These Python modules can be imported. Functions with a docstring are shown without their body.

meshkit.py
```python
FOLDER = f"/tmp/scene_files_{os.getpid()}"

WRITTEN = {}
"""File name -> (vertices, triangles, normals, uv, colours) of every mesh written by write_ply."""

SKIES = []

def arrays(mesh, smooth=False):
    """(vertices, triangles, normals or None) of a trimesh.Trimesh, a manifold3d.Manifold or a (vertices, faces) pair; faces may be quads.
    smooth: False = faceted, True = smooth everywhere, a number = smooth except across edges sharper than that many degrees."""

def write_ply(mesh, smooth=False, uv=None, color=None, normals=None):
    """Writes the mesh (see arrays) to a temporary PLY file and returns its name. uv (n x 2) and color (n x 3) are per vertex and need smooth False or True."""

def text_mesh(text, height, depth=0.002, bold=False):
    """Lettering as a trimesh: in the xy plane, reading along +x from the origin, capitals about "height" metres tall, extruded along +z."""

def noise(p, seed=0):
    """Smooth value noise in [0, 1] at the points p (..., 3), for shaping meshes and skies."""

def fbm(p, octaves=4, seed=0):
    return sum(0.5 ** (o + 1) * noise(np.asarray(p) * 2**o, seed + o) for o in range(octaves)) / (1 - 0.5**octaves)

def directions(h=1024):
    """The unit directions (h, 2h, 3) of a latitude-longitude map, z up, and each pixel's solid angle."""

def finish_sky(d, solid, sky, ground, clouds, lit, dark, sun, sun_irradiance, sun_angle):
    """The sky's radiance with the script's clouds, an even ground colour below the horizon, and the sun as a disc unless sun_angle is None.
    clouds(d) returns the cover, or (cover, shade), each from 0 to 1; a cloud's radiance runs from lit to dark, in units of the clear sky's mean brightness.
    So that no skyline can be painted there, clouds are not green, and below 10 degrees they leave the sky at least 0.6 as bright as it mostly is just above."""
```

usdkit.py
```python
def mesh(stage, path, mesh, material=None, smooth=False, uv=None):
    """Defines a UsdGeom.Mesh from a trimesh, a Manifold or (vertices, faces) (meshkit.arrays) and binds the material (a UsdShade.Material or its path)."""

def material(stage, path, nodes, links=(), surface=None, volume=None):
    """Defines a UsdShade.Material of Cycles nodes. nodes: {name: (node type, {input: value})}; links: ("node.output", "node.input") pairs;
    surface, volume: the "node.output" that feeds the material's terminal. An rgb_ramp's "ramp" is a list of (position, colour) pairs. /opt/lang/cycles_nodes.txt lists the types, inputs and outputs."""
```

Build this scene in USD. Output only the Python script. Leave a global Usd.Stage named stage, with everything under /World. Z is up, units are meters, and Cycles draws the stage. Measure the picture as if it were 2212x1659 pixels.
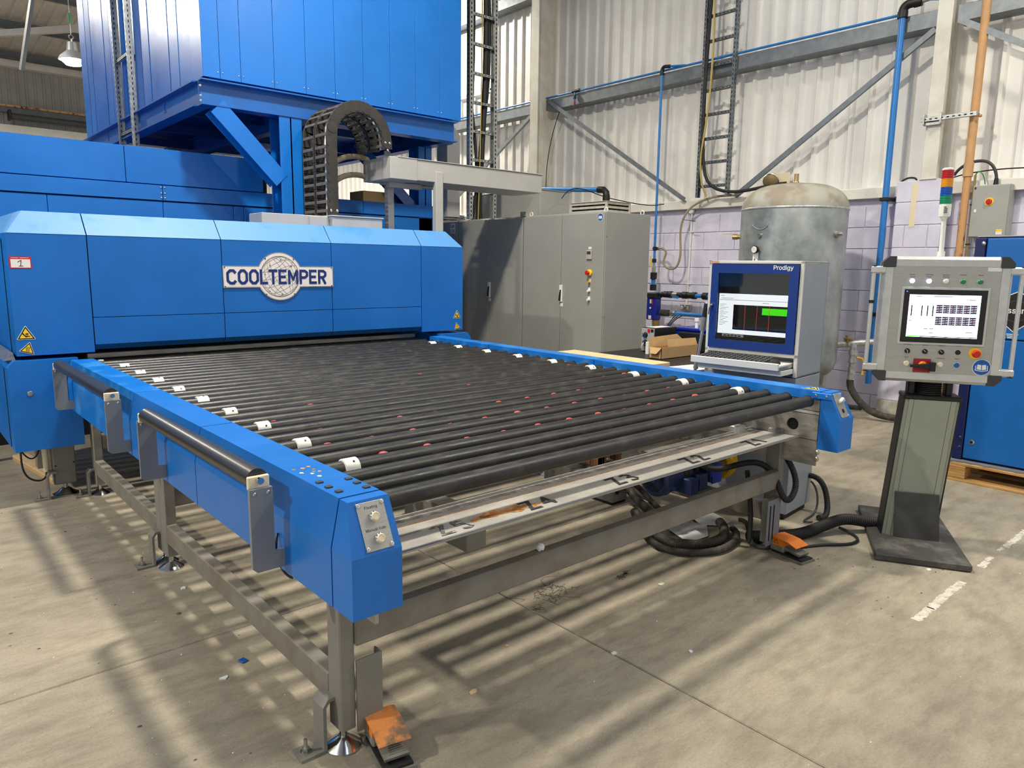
import math, random
import numpy as np, trimesh, usdkit, meshkit
from pxr import Usd, UsdGeom, UsdLux, UsdShade, Gf, Sdf
from shapely.geometry import Polygon, LineString, Point, MultiPolygon, box as sbox
from shapely.ops import unary_union
from shapely import affinity

random.seed(7)
rng = np.random.default_rng(11)
stage = Usd.Stage.CreateInMemory()
UsdGeom.SetStageUpAxis(stage, UsdGeom.Tokens.z)
UsdGeom.SetStageMetersPerUnit(stage, 1.0)
UsdGeom.Xform.Define(stage, '/World')
UsdGeom.Scope.Define(stage, '/World/Looks')

# ------------------------------------------------------------------ camera, light, exposure
YAW, PITCH, ROLL, FPX = 0.72151, 0.163324, -0.012845, 1555.6
EYE = (0.0, 0.0, 1.5)
EXPOSURE = 0.36
AMBIENT = 0.18
ROOF_FILL = 2.6  # glow of the roof panels added for soft light from above
LAMP = 72.0          # radiant scale of each high-bay lamp
cy_, sy_ = math.cos(YAW), math.sin(YAW)
fwd = np.array([sy_ * math.cos(PITCH), cy_ * math.cos(PITCH), -math.sin(PITCH)])
rgt = np.array([cy_, -sy_, 0.0])
dwn = np.cross(fwd, rgt)
cr, sr = math.cos(ROLL), math.sin(ROLL)
right, down = cr * rgt + sr * dwn, -sr * rgt + cr * dwn
cam = UsdGeom.Camera.Define(stage, '/World/camera')
cam.CreateFocalLengthAttr(36.0 * FPX / 2212)
cam.CreateHorizontalApertureAttr(36.0)
cam.CreateVerticalApertureAttr(36.0 * 1659 / 2212)
cam.CreateClippingRangeAttr(Gf.Vec2f(0.05, 200))
cam.CreateExposureAttr(EXPOSURE)
cam.AddTransformOp().Set(Gf.Matrix4d(*right, 0, *(-down), 0, *(-fwd), 0, *EYE, 1))

dome = UsdLux.DomeLight.Define(stage, '/World/ambient_fill')  # even fill standing in for bounce off hall walls that are not built
dome.CreateIntensityAttr(AMBIENT)
dome.CreateColorAttr(Gf.Vec3f(0.93, 0.97, 1.0))
LAMPS = [(-5.0, 4.4, 6.3), (2.3, 3.9, 6.4), (5.6, -0.6, 6.4), (-6.5, -3.5, 5.7), (6.6, 11.5, 6.3), (0.1, 14.4, 6.0), (3.0, 15.2, 4.95)]
POWER = [2.0, 1.3, 0.6, 0.15, 1.1, 1.2, 0.8]

# ------------------------------------------------------------------ materials
def s(r, g, b):
    f = lambda c: (c / 255 / 12.92) if c <= 10 else ((c / 255 + 0.055) / 1.055) ** 2.4
    return (f(r), f(g), f(b))

MATS = {}
def M(name, rgb, rough=0.5, metal=0.0, var=0.0, vscale=5.0, bump=0.0, bscale=60.0, rgb2=None, spec=0.5, lo=0.42, hi=0.62, stretch=None, detail=5.0, rvar=0.0):
    c1 = s(*rgb)
    nodes = {'p': ('principled_bsdf', {'base_color': c1, 'roughness': rough, 'metallic': metal, 'specular_ior_level': spec})}
    links = []
    if var or rgb2 or rvar:
        nodes['g'] = ('geometry', {})
        nodes['mp'] = ('mapping', {'mapping_type': 'point', 'scale': stretch or (1, 1, 1)})
        nodes['n'] = ('noise_texture', {'scale': vscale, 'detail': detail, 'roughness': 0.6})
        c2 = s(*rgb2) if rgb2 else tuple(min(1, c * (1 + var)) for c in c1)
        ca = c1 if rgb2 else tuple(c * (1 - var) for c in c1)
        nodes['r'] = ('rgb_ramp', {'ramp': [(lo, ca), (hi, c2)]})
        links += [('g.position', 'mp.vector'), ('mp.vector', 'n.vector'), ('n.fac', 'r.fac')]
        if var or rgb2:
            links.append(('r.color', 'p.base_color'))
        if rvar:
            nodes['rr'] = ('map_range', {'from_min': 0.35, 'from_max': 0.65, 'to_min': rough - rvar, 'to_max': rough + rvar})
            links += [('n.fac', 'rr.value'), ('rr.result', 'p.roughness')]
    if bump:
        nodes['g2'] = ('geometry', {})
        nodes['n2'] = ('noise_texture', {'scale': bscale, 'detail': 4.0})
        nodes['b'] = ('bump', {'strength': bump, 'distance': 0.01})
        links += [('g2.position', 'n2.vector'), ('n2.fac', 'b.height'), ('b.normal', 'p.normal')]
    MATS[name] = usdkit.material(stage, f'/World/Looks/{name}', nodes, links, surface='p.BSDF')

def ME(name, rgb, strength):
    MATS[name] = usdkit.material(stage, f'/World/Looks/{name}', {'e': ('emission', {'color': s(*rgb), 'strength': strength})}, [], surface='e.emission')

M('blue', (6, 104, 190), rough=0.40, var=0.05, vscale=2.2, bump=0.04, bscale=380, rvar=0.06)
M('blue_worn', (6, 108, 196), rough=0.38, rgb2=(64, 146, 216), vscale=4.5, lo=0.5, hi=0.74, bump=0.05, bscale=300, detail=8, rvar=0.07)
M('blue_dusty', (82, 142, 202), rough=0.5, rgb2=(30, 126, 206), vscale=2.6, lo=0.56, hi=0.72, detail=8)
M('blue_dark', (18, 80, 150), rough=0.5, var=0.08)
M('blue_tower', (8, 108, 196), rough=0.36, var=0.05, vscale=1.5, bump=0.05, bscale=6, rvar=0.05)
M('blue_frame', (16, 92, 168), rough=0.45, var=0.06)
M('navy', (14, 28, 84), rough=0.45)
M('comp_blue', (16, 100, 178), rough=0.35, var=0.03)
M('gap', (8, 10, 16), rough=0.8)
M('frame_grey', (124, 121, 113), rough=0.5, var=0.06, vscale=8, bump=0.05, bscale=200)
M('frame_dusty', (124, 120, 111), rough=0.75, rgb2=(112, 102, 88), vscale=7, lo=0.42, hi=0.66, detail=8)
M('bracket_grey', (120, 124, 130), rough=0.45, var=0.05)
M('cab_grey', (152, 153, 146), rough=0.38, var=0.03, vscale=2, bump=0.05, bscale=420, rvar=0.05)
M('cab_grey2', (162, 162, 155), rough=0.42, var=0.04, vscale=3)
M('duct_grey', (176, 175, 170), rough=0.45, var=0.04, vscale=4)
M('vent_grey', (178, 172, 158), rough=0.6, var=0.1, vscale=20)
M('steel', (190, 188, 182), rough=0.32, metal=0.9, var=0.12, vscale=9, bump=0.04, bscale=120)
M('chrome', (215, 215, 215), rough=0.16, metal=1.0)
M('alu', (205, 205, 200), rough=0.38, metal=0.55, var=0.05, vscale=14)
M('alu_brushed', (184, 182, 174), rough=0.4, metal=0.75, var=0.05, vscale=6, stretch=(3, 3, 60))
M('plate_steel', (176, 173, 166), rough=0.36, metal=0.7, var=0.14, vscale=7, rgb2=(150, 148, 142), stretch=(1, 2, 6))
M('galv', (168, 172, 170), rough=0.42, metal=0.75, rgb2=(205, 207, 204), vscale=30, lo=0.4, hi=0.65)
M('galv_dark', (116, 122, 126), rough=0.45, metal=0.7, rgb2=(150, 155, 156), vscale=24)
M('rail_steel', (128, 134, 138), rough=0.5, metal=0.5, var=0.1, vscale=12)
M('tank', (138, 145, 143), rough=0.45, metal=0.6, rgb2=(186, 192, 189), vscale=4.2, lo=0.36, hi=0.68, detail=12, bump=0.05, bscale=30, rvar=0.08)
M('tank_dome', (150, 140, 122), rough=0.7, metal=0.1, rgb2=(172, 170, 158), vscale=3.2, lo=0.44, hi=0.58, detail=9)
M('dust', (158, 144, 124), rough=0.9, rgb2=(176, 166, 148), vscale=8, bump=0.2, bscale=40)
M('roller', (30, 29, 27), rough=0.40, rgb2=(70, 66, 59), vscale=11, lo=0.52, hi=0.78, detail=9, bump=0.05, bscale=160, stretch=(1, 2, 2), rvar=0.08)
M('roller_smooth', (52, 48, 43), rough=0.32, var=0.06)
M('black', (18, 18, 18), rough=0.5)
M('black_rubber', (30, 29, 28), rough=0.65, var=0.15, vscale=20)
M('plastic_dark', (56, 57, 58), rough=0.5)
M('hose_dusty', (58, 54, 48), rough=0.75, rgb2=(102, 94, 80), vscale=14, lo=0.5, hi=0.72)
M('chain', (48, 45, 41), rough=0.5, var=0.15, vscale=20)
M('chain_bar', (112, 104, 94), rough=0.5, var=0.12, vscale=20)
M('white_nylon', (236, 236, 226), rough=0.35)
M('cream', (228, 214, 182), rough=0.5)
M('red_cap', (226, 72, 72), rough=0.35, rgb2=(240, 160, 150), vscale=60, lo=0.55, hi=0.75)
M('white', (232, 231, 226), rough=0.45)
M('paper', (222, 222, 220), rough=0.7, rgb2=(176, 182, 190), vscale=9, lo=0.5, hi=0.66)
M('white_paint', (226, 222, 212), rough=0.5, var=0.05, vscale=3)
M('column_white', (222, 218, 206), rough=0.5, rgb2=(206, 200, 186), vscale=3)
M('cladding', (224, 221, 215), rough=0.42, rgb2=(234, 232, 227), vscale=2.0, lo=0.35, hi=0.6, bump=0.03, bscale=10)
M('cladding_far', (172, 168, 162), rough=0.6, var=0.06, vscale=2)
M('roof_sheet', (206, 200, 192), rough=0.6, var=0.05)
M('purlin', (100, 104, 106), rough=0.5, var=0.08)
M('block', (212, 209, 228), rough=0.75, rgb2=(222, 219, 236), vscale=5, bump=0.25, bscale=110, detail=8)
M('mortar', (206, 203, 222), rough=0.85, var=0.05)
M('concrete_raw', (176, 170, 160), rough=0.9, var=0.15, vscale=16)
M('pipe_blue', (44, 122, 196), rough=0.35, var=0.04)
M('filter_blue', (20, 40, 140), rough=0.35, var=0.05)
M('motor_blue', (30, 48, 92), rough=0.5, var=0.15, vscale=16)
M('pipe_tan', (200, 154, 104), rough=0.55, var=0.06, vscale=9)
M('pipe_rust', (202, 152, 100), rough=0.6, rgb2=(92, 48, 24), vscale=6, lo=0.52, hi=0.6, stretch=(2, 2, .5))
M('conduit_olive', (134, 122, 66), rough=0.5, var=0.1)
M('cable_tan', (150, 136, 112), rough=0.6)
M('cable_yellow', (176, 152, 74), rough=0.5)
M('door_blue', (12, 52, 128), rough=0.34, var=0.03)
M('pc_grey', (146, 152, 156), rough=0.45, var=0.03)
M('pc_light', (214, 212, 204), rough=0.45)
M('orange', (234, 124, 26), rough=0.4, var=0.06, vscale=20)
M('orange_rusty', (206, 128, 66), rough=0.7, rgb2=(110, 92, 74), vscale=16, lo=0.46, hi=0.6, bump=0.3, bscale=60)
M('pedal_grey', (128, 124, 114), rough=0.6, metal=0.3, var=0.18, vscale=18)
M('yellow', (246, 202, 20), rough=0.45)
M('yellow_guard', (206, 160, 22), rough=0.5, var=0.1, vscale=12)
M('red', (196, 24, 30), rough=0.4)
M('red_dark', (150, 16, 34), rough=0.5)
M('sign_red', (206, 30, 48), rough=0.45)
M('sign_blue', (16, 84, 168), rough=0.4)
M('logo_navy', (14, 46, 118), rough=0.4)
M('logo_grey', (120, 114, 112), rough=0.5)
M('logo_white', (236, 230, 228), rough=0.35)
M('green', (24, 128, 70), rough=0.35)
M('lens_red', (188, 30, 34), rough=0.25)
M('lens_amber', (226, 150, 24), rough=0.25)
M('lens_blue', (24, 84, 176), rough=0.25)
M('lens_green', (20, 140, 100), rough=0.25)
M('brass', (168, 146, 104), rough=0.4, metal=0.7, var=0.1)
M('cardboard', (190, 154, 106), rough=0.8, var=0.05, vscale=12)
M('ply', (222, 194, 150), rough=0.7, rgb2=(206, 176, 128), vscale=6, stretch=(1, 14, 6))
M('pallet_wood', (206, 164, 102), rough=0.75, rgb2=(176, 132, 76), vscale=5, stretch=(10, 1, 14))
M('wood_brown', (150, 104, 66), rough=0.75, rgb2=(120, 78, 46), vscale=6, stretch=(8, 8, 1))
M('tray', (196, 192, 184), rough=0.5, metal=0.25, rgb2=(172, 168, 162), vscale=5, detail=9, lo=0.4, hi=0.66)
M('tray_shade_blue', (150, 160, 174), rough=0.5, metal=0.2, var=0.06)  # bluish tone that paints a roller shadow along the tray front
M('tray_shade_dirt', (128, 122, 116), rough=0.8, rgb2=(168, 160, 150), vscale=26, lo=0.46, hi=0.6)  # darker tone: painted roller shadow mixed with some dirt
M('rust', (176, 112, 52), rough=0.85, rgb2=(204, 160, 108), vscale=28, lo=0.44, hi=0.62)
M('ink', (44, 44, 46), rough=0.7, rgb2=(96, 96, 98), vscale=40, lo=0.56, hi=0.7)
M('ink_faded', (92, 92, 92), rough=0.7, rgb2=(176, 172, 166), vscale=60, lo=0.5, hi=0.6)
M('base_black', (62, 60, 57), rough=0.7, rgb2=(110, 106, 98), vscale=6, lo=0.5, hi=0.7, detail=9)
M('wedge', (66, 65, 62), rough=0.6, var=0.12, vscale=10)
M('post_green', (150, 154, 138), rough=0.42, var=0.03)
M('lamp_body', (150, 150, 148), rough=0.4, metal=0.5)
M('sack', (120, 104, 88), rough=0.9, var=0.2, vscale=12)
M('mark_white', (206, 202, 190), rough=0.8, rgb2=(176, 168, 150), vscale=26, lo=0.46, hi=0.62)
M('stain', (84, 78, 68), rough=0.8, rgb2=(130, 122, 106), vscale=30, lo=0.46, hi=0.6)
M('crumb', (230, 232, 230), rough=0.3)
M('dark_void', (14, 14, 15), rough=0.9)
M('ups_black', (22, 22, 23), rough=0.45)
M('ups_face', (160, 166, 164), rough=0.5)
ME('screen_white', (246, 250, 255), 1.05)
ME('screen_black', (16, 15, 14), 1.0)
ME('screen_grey', (150, 160, 176), 0.9)
ME('screen_green', (70, 236, 20), 0.95)
ME('screen_red', (200, 60, 48), 0.8)
ME('screen_navy', (44, 38, 66), 0.9)
ME('led_blue', (176, 186, 255), 3.2)
ME('led_small', (90, 130, 255), 2.0)
ME('lamp_lens', (255, 246, 214), 26.0)
ME('roof_glow', (236, 244, 255), ROOF_FILL)  # emission of the added roof panels, a soft overhead fill
ME('window_pane', (246, 250, 255), 2.4)

# glass of the computer cabinet door, and lens-like clear cover
MATS['glass'] = usdkit.material(stage, '/World/Looks/glass', {
    't': ('transparent_bsdf', {'color': (0.86, 0.87, 0.86)}), 'gl': ('glossy_bsdf', {'color': (1, 1, 1), 'roughness': 0.03}),
    'fr': ('fresnel', {'IOR': 1.5}), 'm': ('mix_closure', {})},
    [('fr.fac', 'm.fac'), ('t.BSDF', 'm.closure1'), ('gl.BSDF', 'm.closure2')], surface='m.closure')

# concrete floor: blotches, grain, scuffs
MATS['concrete'] = usdkit.material(stage, '/World/Looks/concrete', {
    'g': ('geometry', {}),
    'n1': ('noise_texture', {'scale': 0.9, 'detail': 8.0, 'roughness': 0.62, 'distortion': 0.4}),
    'r1': ('rgb_ramp', {'ramp': [(0.30, s(134, 127, 113)), (0.50, s(158, 149, 131)), (0.68, s(176, 166, 146))]}),
    'mp': ('mapping', {'mapping_type': 'point', 'scale': (3.2, 9.0, 1), 'rotation': (0, 0, 0.35)}),
    'n2': ('noise_texture', {'scale': 1.3, 'detail': 9.0, 'roughness': 0.7}),
    'r2': ('rgb_ramp', {'ramp': [(0.36, (0.74, 0.73, 0.72)), (0.56, (1, 1, 1)), (0.8, (1.1, 1.1, 1.1))]}),
    'n3': ('noise_texture', {'scale': 120.0, 'detail': 3.0}),
    'r3': ('rgb_ramp', {'ramp': [(0.3, (0.88, 0.88, 0.88)), (0.7, (1.08, 1.08, 1.08))]}),
    'm1': ('mix', {'mix_type': 'multiply', 'fac': 1.0}), 'm2': ('mix', {'mix_type': 'multiply', 'fac': 1.0}),
    'n4': ('noise_texture', {'scale': 4.0, 'detail': 10.0, 'roughness': 0.75}),
    'r4': ('rgb_ramp', {'ramp': [(0.62, (1, 1, 1)), (0.74, (0.72, 0.70, 0.68))]}),
    'm3': ('mix', {'mix_type': 'multiply', 'fac': 1.0}),
    'b': ('bump', {'strength': 0.12, 'distance': 0.004}),
    'p': ('principled_bsdf', {'roughness': 0.62, 'specular_ior_level': 0.35})},
    [('g.position', 'n1.vector'), ('n1.fac', 'r1.fac'), ('g.position', 'mp.vector'), ('mp.vector', 'n2.vector'), ('n2.fac', 'r2.fac'),
     ('g.position', 'n3.vector'), ('n3.fac', 'r3.fac'), ('g.position', 'n4.vector'), ('n4.fac', 'r4.fac'),
     ('r1.color', 'm1.color1'), ('r2.color', 'm1.color2'), ('m1.color', 'm2.color1'), ('r3.color', 'm2.color2'),
     ('m2.color', 'm3.color1'), ('r4.color', 'm3.color2'), ('m3.color', 'p.base_color'), ('n3.fac', 'b.height'), ('b.normal', 'p.normal')], surface='p.BSDF')

# ------------------------------------------------------------------ mesh helpers
used = {}
def numbered(path):
    k = used.get(path, -1) + 1
    used[path] = k
    return path if k == 0 else f'{path}_{k:03d}'

OFFS = {}
def setdata(prim, **kw):
    for k, v in kw.items():
        if v:
            prim.SetCustomDataByKey(k, v)
    return prim

def thing(name, label, cat, loc=(0, 0, 0), group=None):
    x = UsdGeom.Xform.Define(stage, numbered('/World/' + name))
    x.AddTranslateOp().Set(Gf.Vec3d(*map(float, loc)))
    OFFS[str(x.GetPath())] = np.array(loc, float)
    return setdata(x.GetPrim(), label=label, category=cat, group=group)

def struct(name, loc=(0, 0, 0)):
    x = UsdGeom.Xform.Define(stage, '/World/' + name)
    x.AddTranslateOp().Set(Gf.Vec3d(*map(float, loc)))
    OFFS['/World/' + name] = np.array(loc, float)
    return setdata(x.GetPrim(), kind='structure')

def unit(v):
    v = np.asarray(v, float)
    return v / np.linalg.norm(v)

def frame(o, x, y):
    x = unit(x); z = unit(np.cross(x, y)); y = np.cross(z, x)
    m = np.eye(4); m[:3, 0], m[:3, 1], m[:3, 2], m[:3, 3] = x, y, z, o
    return m

# chamfered unit box topology, made once
def _cham(hx, hy, hz, b):
    v = []
    for sx in (-1, 1):
        for sy in (-1, 1):
            for sz in (-1, 1):
                v += [(sx * hx, sy * (hy - b), sz * (hz - b)), (sx * (hx - b), sy * hy, sz * (hz - b)), (sx * (hx - b), sy * (hy - b), sz * hz)]
    return np.array(v)
_tmpl = trimesh.convex.convex_hull(_cham(1, 1, 1, 0.3))
_tv = _cham(1, 1, 1, 0.3)
_idx = np.array([np.argmin(np.linalg.norm(_tv - p, axis=1)) for p in _tmpl.vertices])
CHF = _idx[_tmpl.faces]
BXV = np.array([(x, y, z) for x in (-1, 1) for y in (-1, 1) for z in (-1, 1)], float)
_bh = trimesh.convex.convex_hull(BXV)
BXF = np.array([np.argmin(np.linalg.norm(BXV - p, axis=1)) for p in _bh.vertices])[_bh.faces]

class MB:
    def __init__(self, tf=None):
        self.v, self.f, self.n, self.tf = [], [], 0, tf
    def raw(self, v, f, tf=None):
        v = np.asarray(v, float)
        for t in (tf, self.tf):
            if t is not None:
                v = v @ t[:3, :3].T + t[:3, 3]
        self.v.append(v); self.f.append(np.asarray(f, int) + self.n); self.n += len(v)
        return self
    def mesh(self, m, tf=None):
        return self.raw(m.vertices, m.faces, tf)
    def box(self, x0, x1, y0, y1, z0, z1, b=0.0, tf=None):
        h = np.array([x1 - x0, y1 - y0, z1 - z0]) / 2
        c = np.array([x1 + x0, y1 + y0, z1 + z0]) / 2
        b = min(b, 0.45 * abs(h).min())
        if b > 0:
            return self.raw(_cham(abs(h[0]), abs(h[1]), abs(h[2]), b) + c, CHF, tf)
        return self.raw(BXV * abs(h) + c, BXF, tf)
    def cbox(self, c, d, b=0.0, tf=None):
        return self.box(c[0] - d[0] / 2, c[0] + d[0] / 2, c[1] - d[1] / 2, c[1] + d[1] / 2, c[2] - d[2] / 2, c[2] + d[2] / 2, b, tf)
    def bar(self, p0, p1, w, h, up=(0, 0, 1), b=0.0):
        p0, p1 = np.array(p0, float), np.array(p1, float)
        d = p1 - p0; L = np.linalg.norm(d); d = d / L
        up = np.array(up, float)
        if abs(np.dot(up, d)) > 0.98: up = np.array([1.0, 0, 0])
        side = unit(np.cross(up, d)); u = np.cross(d, side)
        t = np.eye(4); t[:3, 0], t[:3, 1], t[:3, 2], t[:3, 3] = d, side, u, (p0 + p1) / 2
        return self.box(-L / 2, L / 2, -w / 2, w / 2, -h / 2, h / 2, b, t)
    def cyl(self, p0, p1, r, n=20, r1=None):
        return self.tube([p0, p1], [r, r if r1 is None else r1], n)
    def tube(self, pts, r, n=10, cap=True):
        p = np.array(pts, float); k = len(p)
        r = np.full(k, r, float) if np.ndim(r) == 0 else np.array(r, float)
        t = np.gradient(p, axis=0) if k > 2 else np.array([p[1] - p[0]] * 2)
        t /= np.maximum(np.linalg.norm(t, axis=1, keepdims=True), 1e-9)
        a = np.array([0, 0, 1.0]) if abs(t[0][2]) < 0.9 else np.array([1.0, 0, 0])
        u = unit(np.cross(t[0], a)); V = []
        ang = np.linspace(0, 2 * np.pi, n, endpoint=False)
        for i in range(k):
            u = unit(u - t[i] * np.dot(u, t[i])); w = np.cross(t[i], u)
            V.append(p[i] + r[i] * (np.cos(ang)[:, None] * u + np.sin(ang)[:, None] * w))
        V = np.vstack(V); F = []
        j = np.arange(n); jn = (j + 1) % n
        for i in range(k - 1):
            a0, a1, b0, b1 = i * n + j, i * n + jn, (i + 1) * n + j, (i + 1) * n + jn
            F += [np.stack([a0, a1, b1], 1), np.stack([a0, b1, b0], 1)]
        F = np.vstack(F)
        if cap:
            V = np.vstack([V, p[0], p[-1]])
            F = np.vstack([F, np.stack([np.full(n, k * n), jn, j], 1), np.stack([np.full(n, k * n + 1), (k - 1) * n + j, (k - 1) * n + jn], 1)])
        return self.raw(V, F)
    def lathe(self, prof, o=(0, 0, 0), axis=(0, 0, 1), n=32):
        """prof: (radius, height) pairs; closed at the ends by radius 0 where given"""
        axis = unit(axis); a = np.array([1.0, 0, 0]) if abs(axis[0]) < 0.9 else np.array([0, 1.0, 0])
        u = unit(np.cross(axis, a)); w = np.cross(axis, u)
        ang = np.linspace(0, 2 * np.pi, n, endpoint=False); V = []
        for r, h in prof:
            V.append(np.array(o) + h * axis + r * (np.cos(ang)[:, None] * u + np.sin(ang)[:, None] * w))
        V = np.vstack(V); F = []; j = np.arange(n); jn = (j + 1) % n
        for i in range(len(prof) - 1):
            a0, a1, b0, b1 = i * n + j, i * n + jn, (i + 1) * n + j, (i + 1) * n + jn
            F += [np.stack([a0, a1, b1], 1), np.stack([a0, b1, b0], 1)]
        return self.raw(V, np.vstack(F))
    def hull(self, pts):
        return self.mesh(trimesh.convex.convex_hull(np.array(pts, float)))
    def flat(self, poly, depth, tf):
        for g in getattr(poly, 'geoms', [poly]):
            if g.area > 0:
                self.mesh(trimesh.creation.extrude_polygon(g, depth, engine='earcut'), tf)
        return self
    def prism(self, pts, axis, a, b):
        """polygon in the plane across AXIS (x: pts are (y,z); y: (x,z); z: (x,y)) swept from a to b"""
        o = {'x': (a, 0, 0), 'y': (0, a, 0), 'z': (0, 0, a)}[axis]
        m = trimesh.creation.extrude_polygon(pts if isinstance(pts, (Polygon, MultiPolygon)) else Polygon(pts), b - a, engine='earcut')
        v = np.array(m.vertices); f = np.array(m.faces)
        if axis == 'x': v = v[:, [2, 0, 1]]
        elif axis == 'y': v = v[:, [0, 2, 1]]; f = f[:, ::-1]
        return self.raw(v + np.array(o), f)
    def text(self, t, height, o, x, y, depth=0.0008, bold=False, center=True):
        m = meshkit.text_mesh(t, height, depth, bold)
        c = (m.bounds[0] + m.bounds[1]) / 2 if center else np.zeros(3)
        m.apply_translation([-c[0], -c[1], 0])
        return self.mesh(m, frame(np.array(o, float), x, y))
    def build(self, name, mat, parent=None, smooth=30, label=None, cat=None, group=None, kind=None):
        base = str(parent.GetPath()) if parent is not None else '/World'
        path = numbered(f'{base}/{name}')
        v, f = np.vstack(self.v), np.vstack(self.f)
        off = OFFS.get('/'.join(base.split('/')[:3]))
        if off is not None: v = v - off
        m = usdkit.mesh(stage, path, (v, f), MATS[mat], smooth)
        return setdata(m.GetPrim(), label=label, category=cat, group=group, kind=kind)

def arc(c, r, a0, a1, u, w, n=12):
    c, u, w = map(lambda q: np.array(q, float), (c, u, w))
    return [c + r * (math.cos(a) * u + math.sin(a) * w) for a in np.linspace(a0, a1, n)]

def spline(pts, n=60):
    from scipy.interpolate import CubicSpline, PchipInterpolator
    p = np.array(pts, float)
    d = np.r_[0, np.cumsum(np.linalg.norm(np.diff(p, axis=0), axis=1))]
    return CubicSpline(d, p)(np.linspace(0, d[-1], n))

def corrugated(pts, r, pitch=0.012, depth=0.12):
    p = np.array(pts, float)
    d = np.r_[0, np.cumsum(np.linalg.norm(np.diff(p, axis=0), axis=1))]
    m = max(8, int(d[-1] / pitch * 2)); q = np.linspace(0, d[-1], m)
    P = np.stack([np.interp(q, d, p[:, k]) for k in range(3)], 1)
    return P, np.where(np.arange(m) % 2 == 0, r, r * (1 - depth))

def bolt(mb, c, n, r=0.008, h=0.006):
    c, n = np.array(c, float), unit(n)
    mb.lathe([(0, h), (r * 0.6, h * 0.9), (r, h * 0.45), (r, 0)], c, n, 10)
    return mb

def tri_sign(parent, c, x, y, size, symbol):
    """yellow warning triangle lying on the plane of x, y at c"""
    n = unit(np.cross(x, y)); h = size * 0.866
    T = Polygon([(-size / 2, -h / 3), (size / 2, -h / 3), (0, 2 * h / 3)])
    lab = MB().flat(T.buffer(size * 0.05), 0.0012, frame(c, x, y)).build('warning_sign', 'white', parent, label='pale-edged yellow warning triangle')
    MB().flat(T.buffer(size * 0.015).difference(T.buffer(-size * 0.055)), 0.0005, frame(np.array(c) + n * 0.0012, x, y)).build('border', 'black', lab)
    MB().flat(T.buffer(-size * 0.055), 0.0004, frame(np.array(c) + n * 0.0012, x, y)).build('field', 'yellow', lab)
    if symbol == 'hand':
        P = unary_union([Polygon([(-.26, .12), (-.18, .16), (.02, -.12), (.0, -.2)]), Polygon([(-.02, -.06), (.24, -.08), (.24, -.12), (.0, -.16)]), sbox(-.02, -.02, .14, .12).difference(sbox(.03, .02, .09, .08))])
    elif symbol == 'heat':
        P = unary_union([LineString([(q + .03 * math.sin(t * 7), -.2 + .4 * t) for t in np.linspace(0, 1, 12)]).buffer(.018) for q in (-.1, 0, .1)])
    else:
        P = Polygon([(-.02, .2), (.06, .2), (.0, .02), (.07, .02), (-.05, -.2), (-.01, -.03), (-.08, -.03)])
    P = affinity.scale(P, size, size, origin=(0, 0))
    MB().flat(P, 0.0004, frame(np.array(c) + n * 0.0016, x, y)).build('symbol', 'black', lab)
    return lab

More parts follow.
